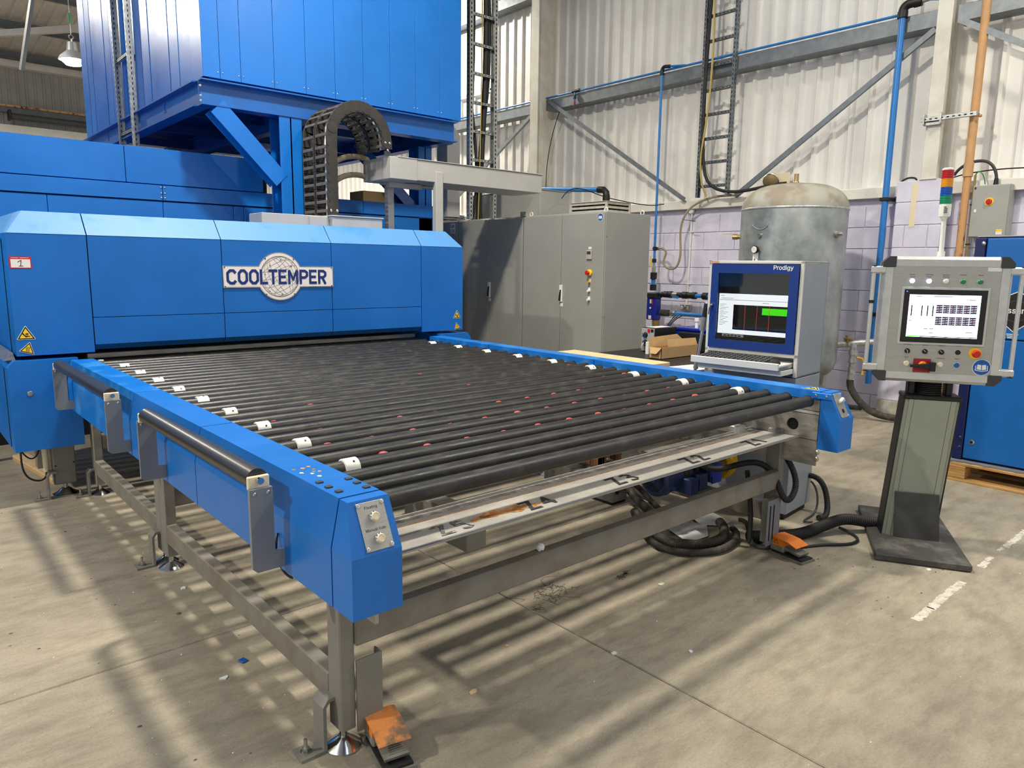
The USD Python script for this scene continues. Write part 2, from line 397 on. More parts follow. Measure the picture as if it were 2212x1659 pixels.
def book_sign(parent, c, x, y, r):
    n = unit(np.cross(x, y)); c = np.array(c, float)
    sgn = MB().flat(Point(0, 0).buffer(r, 24), 0.0012, frame(c, x, y)).build('mandatory_sign', 'white', parent, label='round blue read-the-manual sign')
    MB().flat(Point(0, 0).buffer(r * 0.93, 24), 0.0004, frame(c + n * 0.0012, x, y)).build('field', 'sign_blue', sgn)
    B = unary_union([Polygon([(-.52, -.24), (-.04, -.34), (-.04, .3), (-.46, .36)]), Polygon([(.52, -.24), (.04, -.34), (.04, .3), (.46, .36)]),
                     LineString([(-.62, .2), (-.66, -.36), (0, -.46), (.66, -.36), (.62, .2)]).buffer(.04)])
    MB().flat(affinity.scale(B, r, r, origin=(0, 0)), 0.0004, frame(c + n * 0.0016, x, y)).build('symbol', 'white', sgn)
    return sgn

# ================================================================== THE SETTING
WX = 8.10                                   # face of the block wall
fl = struct('floor')
MB().box(-24, 8.3, -10, 24.2, -0.3, -0.045).build('subfloor', 'gap', fl, smooth=False)
xs = [-24, -16, -10, -4, 2.038, 8.3]; ys = [-10, -3.2, 2.829, 8.9, 15, 24.2]
for i in range(len(xs) - 1):
    for j in range(len(ys) - 1):
        MB().box(xs[i] + .0025, xs[i + 1] - .0025, ys[j] + .0025, ys[j + 1] - .0025, -0.05, 0, 0.004).build('slab', 'concrete', fl, smooth=False)

# ---- right wall: painted blockwork, trim, profiled sheets, rails
wr = struct('wall_right')
MB().box(WX + .012, WX + .2, -2, 24, 0, 2.3).build('mortar_bed', 'mortar', wr, smooth=False)
zc = [0.0] + [0.15 + 0.225 * k for k in range(10)]
for k in range(len(zc) - 1):
    y = 0.10 + (0.225 if k % 2 else 0)
    while y < 10.2:
        pr = rng.normal(0, .0012)
        MB().box(WX + pr, WX + .09, y + .004, y + .446, zc[k] + .004, zc[k + 1] - .004, .004).build('block', 'block', wr, smooth=False)
        y += .45
MB().box(WX, WX + .09, 10.2, 24, 0, 2.175).build('far_blockwork', 'block', wr, smooth=False)
# block pier under the column
for k in range(len(zc) - 1):
    z0, z1 = zc[k], zc[k + 1]
    spans = [(2.66, 3.10)] if k % 2 else [(2.66, 2.77), (2.778, 2.99), (2.998, 3.10)]
    m = 'concrete_raw' if k == 0 else 'block'
    for a, b in spans:
        MB().box(7.90, 8.10, a, b, z0 + .004, z1 - .004, .004).build('block', m, wr, smooth=False)
MB().box(7.90, 8.10, 2.66, 3.10, 2.18, 2.385, .004).build('block', 'block', wr, smooth=False)
MB().box(7.9085, 8.09, 2.668, 3.092, 0, 2.37).build('mortar_bed', 'mortar', wr, smooth=False)
MB().box(7.897, 7.9, 2.90, 2.955, 1.93, 2.36).build('filler_strip', 'cream', wr, smooth=False)

tr = struct('trim_1')
MB().prism([(WX - .075, 2.25), (WX + .1, 2.25), (WX + .1, 2.36), (WX - .06, 2.36), (WX - .075, 2.35)], 'y', 3.105, 24).build('flashing', 'white_paint', tr, smooth=False)
MB().prism([(WX - .075, 2.25), (WX + .1, 2.25), (WX + .1, 2.36), (WX - .06, 2.36), (WX - .075, 2.35)], 'y', -2, 2.655).build('flashing', 'white_paint', tr, smooth=False)

def sheet(w, pitch=0.2, h=0.032, t=0.004):
    top = []
    n = int(round(w / pitch))
    for k in range(n):
        a = k * pitch
        top += [(a, 0), (a + pitch * .62, 0), (a + pitch * .72, h), (a + pitch * .88, h), (a + pitch * .98, 0)]
    top += [(w, 0)]
    return Polygon(top + [(p[0], p[1] - t) for p in reversed(top)]).buffer(0)
SH = sheet(1.0)
cv = np.array(trimesh.creation.extrude_polygon(SH, 1.0, engine='earcut').vertices); cf = np.array(trimesh.creation.extrude_polygon(SH, 1.0, engine='earcut').faces)
SX = 8.20                                   # back plane of the sheets, ribs come inward
for k in range(-2, 24):
    spans = [(2.3, 9.0)]
    if k in (10, 11): spans = [(2.3, 4.42), (5.50, 5.72), (7.2, 9.0)]
    for z0, z1 in spans:
        v = np.stack([SX - cv[:, 1], k + cv[:, 0], z0 + cv[:, 2] * (z1 - z0)], 1)
        MB().raw(v, cf[:, ::-1]).build('cladding_sheet', 'cladding', wr, smooth=False)
def z_rail(x, z, y0, y1, parent, h=.15):
    MB().prism([(x, z), (x + .22, z), (x + .22, z + .006), (x + .006, z + .006), (x + .006, z + h - .006), (x - .0, z + h)], 'y', y0, y1).build('sheeting_rail', 'rail_steel', parent, smooth=False)
    MB().prism([(x - .001, z + h), (x + .06, z + h + .012), (x + .06, z + h + .006), (x, z + h - .006)], 'y', y0, y1).build('rail_flange', 'galv_dark', parent, smooth=False)
for z in (3.83, 5.52, 7.2):
    z_rail(7.95, z, 2.90, 8.33, wr); z_rail(7.95, z, 8.55, 23.9, wr); z_rail(7.95, z, -2, 2.72, wr)
for n, (a, b, c, d) in enumerate([(9.9, 12.1, 4.42, 5.50), (9.9, 12.1, 5.72, 7.2)], 1):
    w = struct(f'window_{n}')
    MB().box(SX - .02, SX + .02, a, b, c, d).build('pane', 'window_pane', w, smooth=False)
    fr = MB()
    for q in (a, (a + b) / 2, b): fr.box(SX - .05, SX - .02, q - .03, q + .03, c, d)
    for q in (c, d): fr.box(SX - .05, SX - .02, a, b, q - .03, q + .03)
    fr.build('window_frame', 'white_paint', w, smooth=False)

# ---- far wall and roof
wb = struct('wall_back')
for k in range(-12, 9):
    v = np.stack([k + cv[:, 0], 23.9 - cv[:, 1], cv[:, 2] * 6.75], 1)
    MB().raw(v, cf).build('cladding_sheet', 'cladding_far', wb, smooth=False)
MB().box(-24, -12, 23.86, 23.9, 0, 6.75).build('cladding_run', 'cladding_far', wb, smooth=False)
MB().box(-24, 8.2, 23.6, 23.86, 6.45, 6.62).build('eaves_gutter', 'white_paint', wb, smooth=False)
MB().box(-24, 8.2, 23.55, 23.7, 5.28, 5.42).build('sheeting_rail', 'purlin', wb, smooth=False)
MB().box(-24, 8.2, 23.5, 23.55, 5.42, 5.47).build('pipe_run', 'pipe_rust', wb, smooth=False)
MB().box(-24, 8.2, 23.6, 23.75, 4.78, 4.98).build('eaves_gutter', 'white_paint', wb, smooth=False)
MB().box(3.05, 3.12, 23.78, 23.86, 0, 4.9).build('post', 'purlin', wb, smooth=False)

ce = struct('ceiling')
def roofz(y): return 6.75 + (24 - abs(y - 8) - 8) * 0.085 if True else 0
RS = sheet(1.0, pitch=.25, h=.035)
rv = np.array(trimesh.creation.extrude_polygon(RS, 1.0, engine='earcut').vertices); rf = np.array(trimesh.creation.extrude_polygon(RS, 1.0, engine='earcut').faces)
for ya, yb in ((24, 8), (-10, 8)):
    za, zb = roofz(ya), roofz(yb)
    for k in range(-24, 9):
        lit = k % 5 == 1
        parts = [(0, 1)] if not lit else [(0, .22), (.80, 1)]
        if -24 < k < 9 and not lit and not (-6 <= k <= 8):
            continue
        for p0, p1 in parts:
            y0, y1 = ya + (yb - ya) * p0, ya + (yb - ya) * p1
            z0, z1 = za + (zb - za) * p0, za + (zb - za) * p1
            v = np.stack([k + rv[:, 0], y0 + (y1 - y0) * rv[:, 2], z0 + (z1 - z0) * rv[:, 2] - rv[:, 1] + .02], 1)
            MB().raw(v, rf if ya > yb else rf[:, ::-1]).build('roof_sheet', 'roof_sheet', ce, smooth=False)
        if lit:
            y0, y1 = ya + (yb - ya) * .22, ya + (yb - ya) * .80
            z0, z1 = za + (zb - za) * .22, za + (zb - za) * .80
            v = np.array([(k, y0, z0), (k + 1, y0, z0), (k + 1, y1, z1), (k, y1, z1), (k, y0, z0 + .02), (k + 1, y0, z0 + .02), (k + 1, y1, z1 + .02), (k, y1, z1 + .02)])
            MB().hull(v).build('added_roof_light', 'roof_glow', ce, smooth=False)  # unseen glowing panel, added as soft fill from the roof
    m = MB()
    for a, b in ((-24, -6),):
        for k in range(a, b):
            if k % 5 != 1:
                m.hull([(k, ya, za), (k + 1, ya, za), (k, yb, zb), (k + 1, yb, zb), (k, ya, za + .03), (k + 1, ya, za + .03), (k, yb, zb + .03), (k + 1, yb, zb + .03)])
    m.build('roof_run', 'roof_sheet', ce, smooth=False)
for y in np.arange(-9, 23.9, 2.15):
    z = roofz(y) - .05
    MB().prism([(y, z), (y + .07, z), (y + .07, z - .012), (y + .012, z - .012), (y + .012, z - .2), (y - .06, z - .2), (y - .06, z - .188), (y, z - .188)], 'x', -24, 8.2).build('purlin', 'purlin', ce, smooth=False)
MB().bar((2.2, 21.5, 6.55), (6.6, 17.5, 6.95), .1, .14).build('wind_brace', 'roof_sheet', ce, smooth=False)
MB().bar((1.9, 13.0, 4.2), (2.35, 12.0, 6.9), .05, .05).build('hanger_rod', 'purlin', ce, smooth=False)

# ---- steel columns and wall bracing
def column(label, x0, y0, y1, z0, x1=8.19):
    c = thing('steel_column', label, 'column', (x0, (y0 + y1) / 2, z0))
    MB().box(x0, x0 + .018, y0, y1, z0, 8.6, .002).build('flange', 'column_white', c, smooth=False)
    MB().box(x1 - .018, x1, y0, y1, z0, 8.6, .002).build('flange', 'column_white', c, smooth=False)
    ym = (y0 + y1) / 2
    MB().box(x0 + .018, x1 - .018, ym - .006, ym + .006, z0, 8.6).build('web', 'column_white', c, smooth=False)
    MB().box(x0 - .01, x1, y0 - .01, y1 + .01, z0, z0 + .015, .002).build('base_plate', 'column_white', c, smooth=False)
column('white steel column rising behind the grey overhead cable duct', 7.80, 8.36, 8.53, 0)
column('white steel column standing on the lilac block pier', 7.90, 2.75, 2.885, 2.385)
def brace(label, p0, p1):
    d = unit(np.array(p1) - np.array(p0))
    b = MB().bar(p0, p1, .012, .055, up=(0, -d[2], d[1]))
    b.bar(np.array(p0) + [.02, 0, -.02], np.array(p1) + [.02, 0, -.02], .045, .008, up=(0, -d[2], d[1]))
    b.build('wall_brace', 'rail_steel', None, smooth=False, label=label, cat='brace', group='diagonal wall braces')
brace('grey diagonal brace falling from the far column to the ledge behind the thin blue pipe', (7.93, 8.30, 3.98), (7.98, 5.74, 2.365))
brace('grey diagonal brace rising from the ledge by the tank to the pier column', (7.93, 2.90, 3.80), (7.98, 5.00, 2.37))
brace('grey diagonal brace at the top right, behind the tan pipe', (7.93, 2.70, 3.84), (7.98, .3, 2.4))
brace('grey diagonal brace partly seen between the cable ladder and the far column', (7.93, 8.58, 3.84), (7.98, 11.2, 2.37))

# ---- high-bay lamps (the one in view hangs at the top left; the rest light the hall)
def lamp(label, loc, cable, power):
    x, y, z = loc
    t = thing('high_bay_lamp', label, 'lamp', loc)
    MB().lathe([(0, .30), (.07, .30), (.09, .16), (.20, .06), (.23, 0), (.215, 0), (.19, .05), (.0, .06)], loc, n=28).build('reflector', 'lamp_body', t)
    MB().lathe([(0, .03), (.17, .03), (.165, -.03), (.12, -.075), (0, -.085)], loc, n=28).build('lens', 'lamp_lens', t)
    h = MB().tube([(x, y, z + .36), (x, y, z + .30)], .012, 8)
    h.mesh(trimesh.creation.torus(.035, .008, major_sections=18, minor_sections=6), frame((x, y, z + .39), (1, 0, 0), (0, 0, 1))); h.build('hook', 'chrome', t)
    MB().tube([(x, y, z + .42), (x, y, z + cable)], .006, 6).build('suspension_wire', 'galv', t)
    MB().cyl((x, y, z + .62), (x, y, z + .78), .022, 10).build('connector', 'green', t)
    L = UsdLux.DiskLight.Define(stage, str(t.GetPath()) + '/light')
    L.CreateRadiusAttr(.2); L.CreateIntensityAttr(LAMP * power / (math.pi * .2 ** 2)); L.CreateColorAttr(Gf.Vec3f(1.0, 0.92, 0.78))
    L.AddTranslateOp().Set(Gf.Vec3d(0, 0, -.10))
    return t
for k, p in enumerate(LAMPS):
    nm = ['glowing high-bay lamp over the left aisle', 'glowing high-bay lamp over the roller table', 'glowing high-bay lamp over the operator side', 'glowing high-bay lamp behind the camera on the left',
          'glowing high-bay lamp above the far cabinets', 'glowing high-bay lamp left of the furnace', 'glowing high-bay lamp hanging on a thin wire at the top left'][k]
    lamp(nm, p, roofz(p[1]) - p[2] - .35, POWER[k])
fitt = thing('batten_light', 'dark unlit batten light fitting on the far wall', 'light', (3.9, 23.3, 5.1))
MB().box(3.05, 5.0, 23.2, 23.42, 5.08, 5.2, .02).build('body', 'plastic_dark', fitt)
for q in (3.05, 4.98): MB().box(q - .03, q + .03, 23.18, 23.5, 5.05, 5.3, .01).build('end_cap', 'black', fitt)

# ================================================================== ROLLER TABLE
RT = thing('roller_table', 'long blue and grey roller conveyor table with black rollers in front of the blue hood', 'conveyor', (.945, 1.845, 0))
XL, XR = .945, 3.575                         # outer faces of the legs
def leg(x0, x1, y0, y1, foot=True, slots=False):
    l = MB().box(x0, x1, y0, y1, .07, .66, .004).build('leg', 'frame_grey', RT)
    cx, cy = (x0 + x1) / 2, (y0 + y1) / 2
    MB().lathe([(.058, 0), (.058, .006), (.045, .016), (.016, .036), (.012, .036), (.012, .075)], (cx, cy, 0), n=24).build('levelling_foot', 'chrome', RT)
leg(XL, XL + .05, 1.845, 1.925); leg(XR - .05, XR, 1.845, 1.925)
for y0 in (3.60, 3.684, 5.10):
    leg(XL, XL + .05, y0, y0 + .08); leg(XR - .05, XR, y0, y0 + .08)
def rail(*b, mat='frame_dusty'):
    MB().box(*b, .005).build('frame_rail', mat, RT)
rail(XL, XL + .05, 1.925, 3.60, .143, .236); rail(XL, XL + .05, 3.764, 5.10, .143, .236)
rail(XR - .05, XR, 1.925, 3.60, .143, .236); rail(XR - .05, XR, 3.764, 5.10, .143, .236)
rail(XL + .05, XR - .05, 1.835, 1.885, .345, .440)
rail(XL + .05, XR - .05, 3.66, 3.71, .30, .395); rail(XL + .05, XR - .05, 5.11, 5.16, .30, .395)
b_ = MB(); bolt(b_, (1.23, 3.659, .35), (0, -1, 0), .02, .018); b_.build('bolt', 'steel', RT)
# side beams inside the covers
for x0, x1 in ((.87, .96), (3.565, 3.655)):
    MB().box(x0, x1, 1.66, 5.12, .60, .87).build('beam', 'frame_grey', RT, smooth=False)
# folded blue covers in three lengths each side
PL = [(.835, .593), (.984, .593), (.984, .89), (.862, .89), (.835, .759)]
for a, b in ((1.664, 2.735), (2.741, 3.655), (3.661, 5.10)):
    MB().prism(PL, 'y', a, b).build('side_cover', 'blue_worn' if a > 3 else 'blue', RT, smooth=False)
PR = [(4.523 - x, z) for x, z in PL]
PR = [(3.688, .593), (3.66, .593), (3.66, .845), (3.539, .845), (3.539, .89), (3.661, .89), (3.688, .759)]
for a, b in ((1.664, 3.2), (3.206, 4.3), (4.306, 5.10)):
    MB().prism(PR, 'y', a, b).build('side_cover', 'blue_worn', RT, smooth=False)
# metal side plates on the right, seen across the rollers
MB().prism(Polygon([(1.664, .635), (5.1, .635), (5.1, .765), (1.664, .765)]).difference(Point(1.80, .70).buffer(.032, 20)), 'x', 3.545, 3.56).build('side_plate', 'plate_steel', RT, smooth=False)
MB().lathe([(0, .02), (.033, .02), (.033, .0), (0, 0)], (3.562, 1.80, .70), (1, 0, 0), 24).build('cable_hole', 'dark_void', RT)
MB().box(3.547, 3.56, 1.664, 5.1, .50, .632).build('side_plate', 'plate_steel', RT, smooth=False)
MB().box(3.547, 3.56, 1.664, 5.1, .785, .842).build('side_plate', 'plate_steel', RT, smooth=False)
MB().box(3.546, 3.56, 1.664, 5.1, .768, .782).build('slide_strip', 'alu', RT, smooth=False)
MB().box(.963, .975, 1.664, 5.1, .50, .842).build('side_plate', 'plate_steel', RT, smooth=False)
m = MB()
for z in (.54, .575): bolt(m, (3.542, 1.655, z), (-1, 0, 0), .012, .01)
m.build('bolt', 'steel', RT)
# end covers with control plates
def end_cover(x_out, x_in, x_top):
    pts = []
    for x in (x_out, x_in): pts += [(x, 1.552, .593), (x, 1.552, .759), (x, 1.658, .593), (x, 1.658, .759)]
    for x in (x_top, x_in): pts += [(x, 1.617, .889), (x, 1.658, .889)]
    return MB().hull(pts).build('end_cover', 'blue', RT, smooth=False)
nrm = unit([0, -.13, .065])
up_ = unit([0, .065, .13])
for side, (xo, xi, xt) in enumerate(((.835, .984, .862), (3.688, 3.539, 3.661))):
    ec = end_cover(xo, xi, xt)
    cx = (.835 + .984) / 2 + .012 if side == 0 else (3.688 + 3.539) / 2 - .012
    c = np.array([cx, 1.5845, .824]) + nrm * .0005
    hw = .041
    pl = MB().box(-hw, hw, -.064, .064, 0, .0025, .001, tf=frame(c, (1, 0, 0), up_)).build('control_plate', 'alu_brushed', ec)
    sc = MB()
    for a in (-1, 1):
        for bb in (-1, 1): bolt(sc, c + np.array([a * (hw - .006), 0, 0]) + up_ * bb * .057 + nrm * .0025, nrm, .0065, .006)
    sc.build('screw', 'chrome', ec)
    if side == 0:
        for q, lab in ((.022, 'Floating'), (-.036, 'Manual Auto')):
            MB().text(lab, .0075, c + up_ * (q + .026) + nrm * .0025, (1, 0, 0), up_, .0004).build('lettering', 'ink', ec)
            MB().lathe([(.0145, 0), (.0145, .012), (.0115, .014)], c + up_ * q + nrm * .0025, nrm, 22).build('button_ring', 'chrome', ec)
            MB().lathe([(.0115, .012), (.0115, .017), (.009, .0185), (.0085, .0165), (0, .0165)], c + up_ * q + nrm * .0025, nrm, 22).build('push_button', 'cream', ec)
    else:
        MB().lathe([(0, .001), (.011, .001), (.012, 0)], c - up_ * .03 + nrm * .0025, nrm, 20).build('empty_hole', 'dark_void', ec)
        MB().tube(spline([c + up_ * .028 + np.array([q, 0, 0]) + nrm * (.012 + .01 * math.sin((q + .03) * 60)) - up_ * abs(q) * .35 for q in (-.026, -.012, 0, .012, .024)], 14), .0085, 8).build('cable_end', 'white', ec)
        MB().box(3.525, 3.541, 1.60, 1.70, .855, .885, .002).build('joint_strap', 'blue', ec, smooth=False)
        m = MB()
        for yy in (1.625, 1.68): bolt(m, (3.525, yy, .872), (-1, 0, 0), .007, .005)
        m.build('screw', 'chrome', ec)
tri_sign(RT, (3.60, 1.735, .8905), (0, -1, 0), (1, 0, 0), .085, 'hand')
# little square plugs on the left cover
for x, y in ((.885, 1.82), (.885, 1.765), (.888, 1.712), (.965, 1.80), (.965, 1.752), (.965, 1.70)):
    MB().cbox((x, y, .892), (.019, .017, .006), .002).build('cover_plug', 'plastic_dark', RT, smooth=False)
# paint chips on the near cover
for k in range(9):
    px, py = .875 + rng.random() * .08, 1.86 + rng.random() * .14
    P = Polygon([(px + (.004 + .005 * rng.random()) * math.cos(a), py + (.005 + .006 * rng.random()) * math.sin(a)) for a in np.linspace(0, 6.28, 8)[:-1]])
    MB().flat(P, .0004, frame((0, 0, .8901), (1, 0, 0), (0, 1, 0))).build('paint_spot', ['cream', 'rust', 'conduit_olive'][k % 3], RT, smooth=False)
# rollers
for i in range(31):
    y = 1.7025 + .1175 * i
    r = .0285
    ro = MB().lathe([(0, 0), (r - .002, 0), (r, .003), (r, 2.497), (r - .002, 2.5), (0, 2.5)], (1.0, y, .84), (1, 0, 0), 28).build('roller', 'roller', RT)
    e = MB()
    e.cyl((.955, y, .84), (1.0, y, .84), .011, 10); e.cyl((3.5, y, .84), (3.56, y, .84), .011, 10)
    e.build('axle', 'steel', ro)
    MB().lathe([(r + .0012, 2.488), (r + .0012, 2.5), (r - .004, 2.504)], (1.0, y, .84), (1, 0, 0), 24).build('end_ring', 'black', ro)
    if i % 3 == 0 and 3 <= i <= 27:
        for x in (1.105, 3.405):
            MB().lathe([(r, -.027), (r + .005, -.0255), (r + .006, -.024), (r + .006, .024), (r + .005, .0255), (r, .027)], (x, y, .84), (1, 0, 0), 28).build('collar', 'white_nylon', ro)
            a = rng.random() * 1.6 + .3
            d = np.array([0, -math.cos(a), math.sin(a)])
            MB().lathe([(0, .0008), (.004, .0008), (.004, 0)], np.array([x + .006, y, .84]) + d * (r + .006), d, 8).build('grub_screw', 'black', ro)
# lift casters standing in the gaps between rollers
for k in range(12):
    y = 1.7025 + .1175 * (3.5 + 2 * k)
    x = 1.18 if k % 2 else 1.27
    x += 0.0
    while x < 3.40:
        zt = .855 + rng.normal(0, .0025)
        c = MB().lathe([(0, .012), (.007, .0115), (.014, .009), (.018, .003), (.0185, -.004), (.016, -.02), (.012, -.045), (0, -.045)], (x, y, zt - .012), n=14).build('lift_caster', 'red_cap', RT)
        x += .1845
    MB().box(1.05, 3.47, y - .02, y + .02, .74, .775, .002).build('caster_bar', 'frame_grey', RT, smooth=False)
# numbered aluminium tray under the first rollers
ty0, ty1, tz0, tz1 = 1.74, 2.085, .645, .630
def tpt(y): return tz0 + (tz1 - tz0) * (y - ty0) / (ty1 - ty0)
prof = [(1.735, .652), (1.755, .641), (1.90, .637), (2.03, .634), (2.03, .644), (2.034, .644), (2.034, .629), (1.90, .633), (1.755, .637), (1.737, .648)]
tv = MB().prism(prof, 'x', 1.10, 3.535).build('zone_tray', 'tray', RT, smooth=False, label='pale dirty metal tray stencilled Z1 to Z5')
def strip(y0, y1, mat, dz=.0012, x0=1.102, x1=3.533, nm='shade_band'):
    f = lambda y: np.interp(y, [1.755, 1.90, 2.03], [.641, .637, .634])
    MB().hull([(x0, y0, f(y0)), (x1, y0, f(y0)), (x0, y1, f(y1)), (x1, y1, f(y1)), (x0, y0, f(y0) + dz), (x1, y0, f(y0) + dz), (x0, y1, f(y1) + dz), (x1, y1, f(y1) + dz)]).build(nm, mat, tv, smooth=False)
strip(1.99, 2.028, 'tray_shade_dirt'); strip(1.955, 1.958, 'rust', nm='seam', dz=.0016); strip(1.756, 1.765, 'tray_shade_blue', nm='lip_shade')  # back and front strips paint roller shadows, the back one with dirt
for lab, x, mat in (('Z5', 1.355, 'ink_faded'), ('Z4', 1.745, 'ink'), ('Z3', 2.22, 'ink'), ('Z2', 2.72, 'ink'), ('Z1', 3.24, 'ink')):
    h = .078
    x0 = x - .06
    Z = LineString([(0, 1), (.62, 1), (.05, 0), (.66, 0)]).buffer(.09, cap_style=2, join_style=2)
    D = {'5': [(.6, 1), (.08, 1), (.05, .56), (.38, .6), (.58, .42), (.56, .14), (.34, 0), (.04, .08)], '4': [(.5, 0), (.5, 1), (.02, .32), (.7, .32)], '3': [(.05, .92), (.36, 1), (.58, .82), (.5, .58), (.26, .53), (.54, .46), (.62, .2), (.36, 0), (.04, .08)],
         '2': [(.05, .8), (.24, 1), (.5, .96), (.58, .72), (.05, 0), (.64, 0)], '1': [(.1, .74), (.34, 1), (.34, 0)]}[lab[1]]
    D = LineString(D).buffer(.085, cap_style=2)
    P = unary_union([affinity.scale(Z, h, h, origin=(0, 0)), affinity.translate(affinity.scale(D, h, h, origin=(0, 0)), .085, 0)])
    MB().flat(P, .0008, frame((x0, 1.80, .6415), (1, 0, 0), (0, 1, -.03))).build('stencil', mat, tv, smooth=False)
for k in range(3):
    a = np.linspace(0, 6.28, 26)[:-1]
    c = [(1.60, 1.85, .12, .03), (1.70, 1.84, .07, .022), (1.50, 1.845, .05, .014)][k]
    P = Polygon([(c[0] + c[2] * math.cos(q) * (1 + .35 * rng.normal()), c[1] - 1.85 + c[3] * math.sin(q) * (1 + .3 * rng.normal())) for q in a]).buffer(0)
    MB().flat(P, .0006, frame((0, 1.85, .6390), (1, 0, 0), (0, 1, -.028))).build('rust_stain', 'rust', tv, smooth=False)
MB().box(1.47, 1.56, 1.90, 2.3, .50, .63, .004).build('tray_bracket', 'frame_grey', RT, smooth=False)
MB().box(3.36, 3.43, 2.0, 2.42, .632, .672, .004).build('slide_block', 'alu', RT, smooth=False)
MB().box(3.44, 3.52, 2.03, 2.16, .615, .64, .003).build('slide_block', 'alu', RT, smooth=False)
# padded guide rollers on the left side
for y0, y1 in ((1.985, 3.10), (3.69, 4.93)):
    x, z, r = .772, .884, .031
    g = MB().lathe([(0, 0), (r, 0), (r, y1 - y0), (0, y1 - y0)], (x, y0, z), (0, 1, 0), 28).build('guide_roller', 'roller_smooth', RT)
    for ye, sg in ((y0, -1), (y1, 1)):
        MB().cyl((x, ye, z), (x, ye + sg * .03, z), .010, 14).build('spindle', 'chrome', g)
        MB().box(x - .032, x + .032, ye + sg * .008 - .006, ye + sg * .008 + .006, z - .028, z + .012, .004).build('bearing_block', 'cream', g)
        ya = ye + sg * .022
        MB().prism([(x - .034, .625), (x - .02, .612), (.835, .612), (.835, .665), (x + .034, .665), (x + .034, z - .022), (x - .034, z - .022)], 'y', ya - .007, ya + .007).build('arm', 'bracket_grey', g, smooth=False)
        m = MB()
        for q in (-.02, .02): bolt(m, (x + q, ya - .007, z - .036), (0, -1, 0), .006, .004)
        m.build('screw', 'steel', g)
MB().tube(spline([(.832, 2.0, .70), (.822, 1.99, .66), (.83, 2.0, .625), (.84, 1.985, .585), (.858, 1.96, .565)], 20), .004, 8).build('cable_tail', 'black', RT)
# bent anchor feet bolted to the floor
def anchor(xo, y, w=.07, parent=None, top=.17):
    P = LineString([(xo - .115, .004), (xo - .035, .004), (xo - .035, top - .02), (xo - .02, top), (xo + .012, top)]).buffer(.0055, cap_style=2, join_style=1)
    a = MB().prism(P, 'y', y, y + w).build('anchor_bracket', 'frame_grey', parent, smooth=30)
    n = MB(); n.cyl((xo - .085, y + w / 2, .009), (xo - .085, y + w / 2, .024), .012, 6); n.cyl((xo - .085, y + w / 2, .009), (xo - .085, y + w / 2, .052), .006, 10)
    n.lathe([(.017, .0), (.017, .003)], (xo - .085, y + w / 2, .0095), n=16)
    n.build('anchor_bolt', 'steel', a)
for y in (1.885, 3.70, 5.12): anchor(XL, y, .07, RT)
# kick plates at the feet
for xa, xb, mir in ((.995, 1.085, 1), (3.525, 3.43, -1)):
    P = [(xa, 1.835), (xb, 1.835), (xb, 1.875), (xb - mir * .006, 1.875), (xb - mir * .006, 1.841), (xa, 1.841)]
    MB().prism(P, 'z', .06, .30).build('guard_plate', 'frame_grey', RT, smooth=False)
MB().box(3.395, 3.525, 1.82, 1.826, .05, .30, .003).build('guard_plate', 'bracket_grey', RT, smooth=False)
for q in (3.42, 3.455): MB().box(q - .004, q + .004, 1.818, 1.821, .08, .27).build('slot', 'dark_void', RT, smooth=False)
m = MB()
for k in range(20): m.box(3.576, 3.577, 1.868, 1.888, .20 + k * .022, .208 + k * .022)
# ------------------------------------------------------------------ quench hood
HD = thing('hood', 'long low blue machine hood carrying the white company nameplate', 'machine', (2.26, 5.15, 0))
HY, Z0, ZR, ZT = 5.15, .925, 1.65, 1.785
def hood_block(xa, xb, xo, name):
    """end block with its outer side chamfered at the top"""
    inner = xb if abs(xa - xo) < 1e-6 else xa
    ot = xo + (.1 if xo < inner else -.1)
    pts = []
    for z in (Z0, ZR):
        for x in (xo, inner): pts += [(x, HY, z), (x, 6.35, z)]
    for x in (ot, inner): pts += [(x, HY + .12, ZT), (x, 6.25, ZT)]
    return MB().hull(pts).build(name, 'blue', HD, smooth=False)
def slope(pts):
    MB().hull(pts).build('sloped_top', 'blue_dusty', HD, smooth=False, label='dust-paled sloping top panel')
hood_block(.595, 1.008, .595, 'end_block'); hood_block(3.494, 3.93, 3.93, 'end_block')
e = .002; tz = unit((0, -.135, .12)) * e
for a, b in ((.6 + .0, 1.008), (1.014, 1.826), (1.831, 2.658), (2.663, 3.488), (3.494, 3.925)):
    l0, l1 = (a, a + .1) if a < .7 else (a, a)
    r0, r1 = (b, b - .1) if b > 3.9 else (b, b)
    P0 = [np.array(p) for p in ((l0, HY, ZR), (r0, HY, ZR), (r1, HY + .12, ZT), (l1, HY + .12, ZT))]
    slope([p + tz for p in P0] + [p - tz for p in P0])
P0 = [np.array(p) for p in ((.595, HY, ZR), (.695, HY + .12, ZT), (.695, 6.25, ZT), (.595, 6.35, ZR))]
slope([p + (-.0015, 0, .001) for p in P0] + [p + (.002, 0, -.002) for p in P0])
for a, b in ((1.014, 1.826), (1.831, 2.658), (2.663, 3.488)):
    MB().prism([(HY, 1.145), (HY, ZR), (HY + .12, ZT), (6.25, ZT), (6.25, 1.145)], 'x', a, b).build('hood_panel', 'blue', HD, smooth=False)
    MB().prism([(HY, .972), (HY, 1.141), (HY + .3, 1.141), (HY + .3, .935), (HY + .05, .935)], 'x', a, b).build('lower_flap', 'blue', HD, smooth=False)
MB().box(1.0, 3.5, HY + .01, 6.2, 1.0, 1.63).build('core', 'gap', HD, smooth=False)
MB().box(.99, 3.52, HY + .55, 6.2, .5, 1.0).build('tunnel_dark', 'dark_void', HD, smooth=False)  # near-black block painted in for the darkness inside the hood
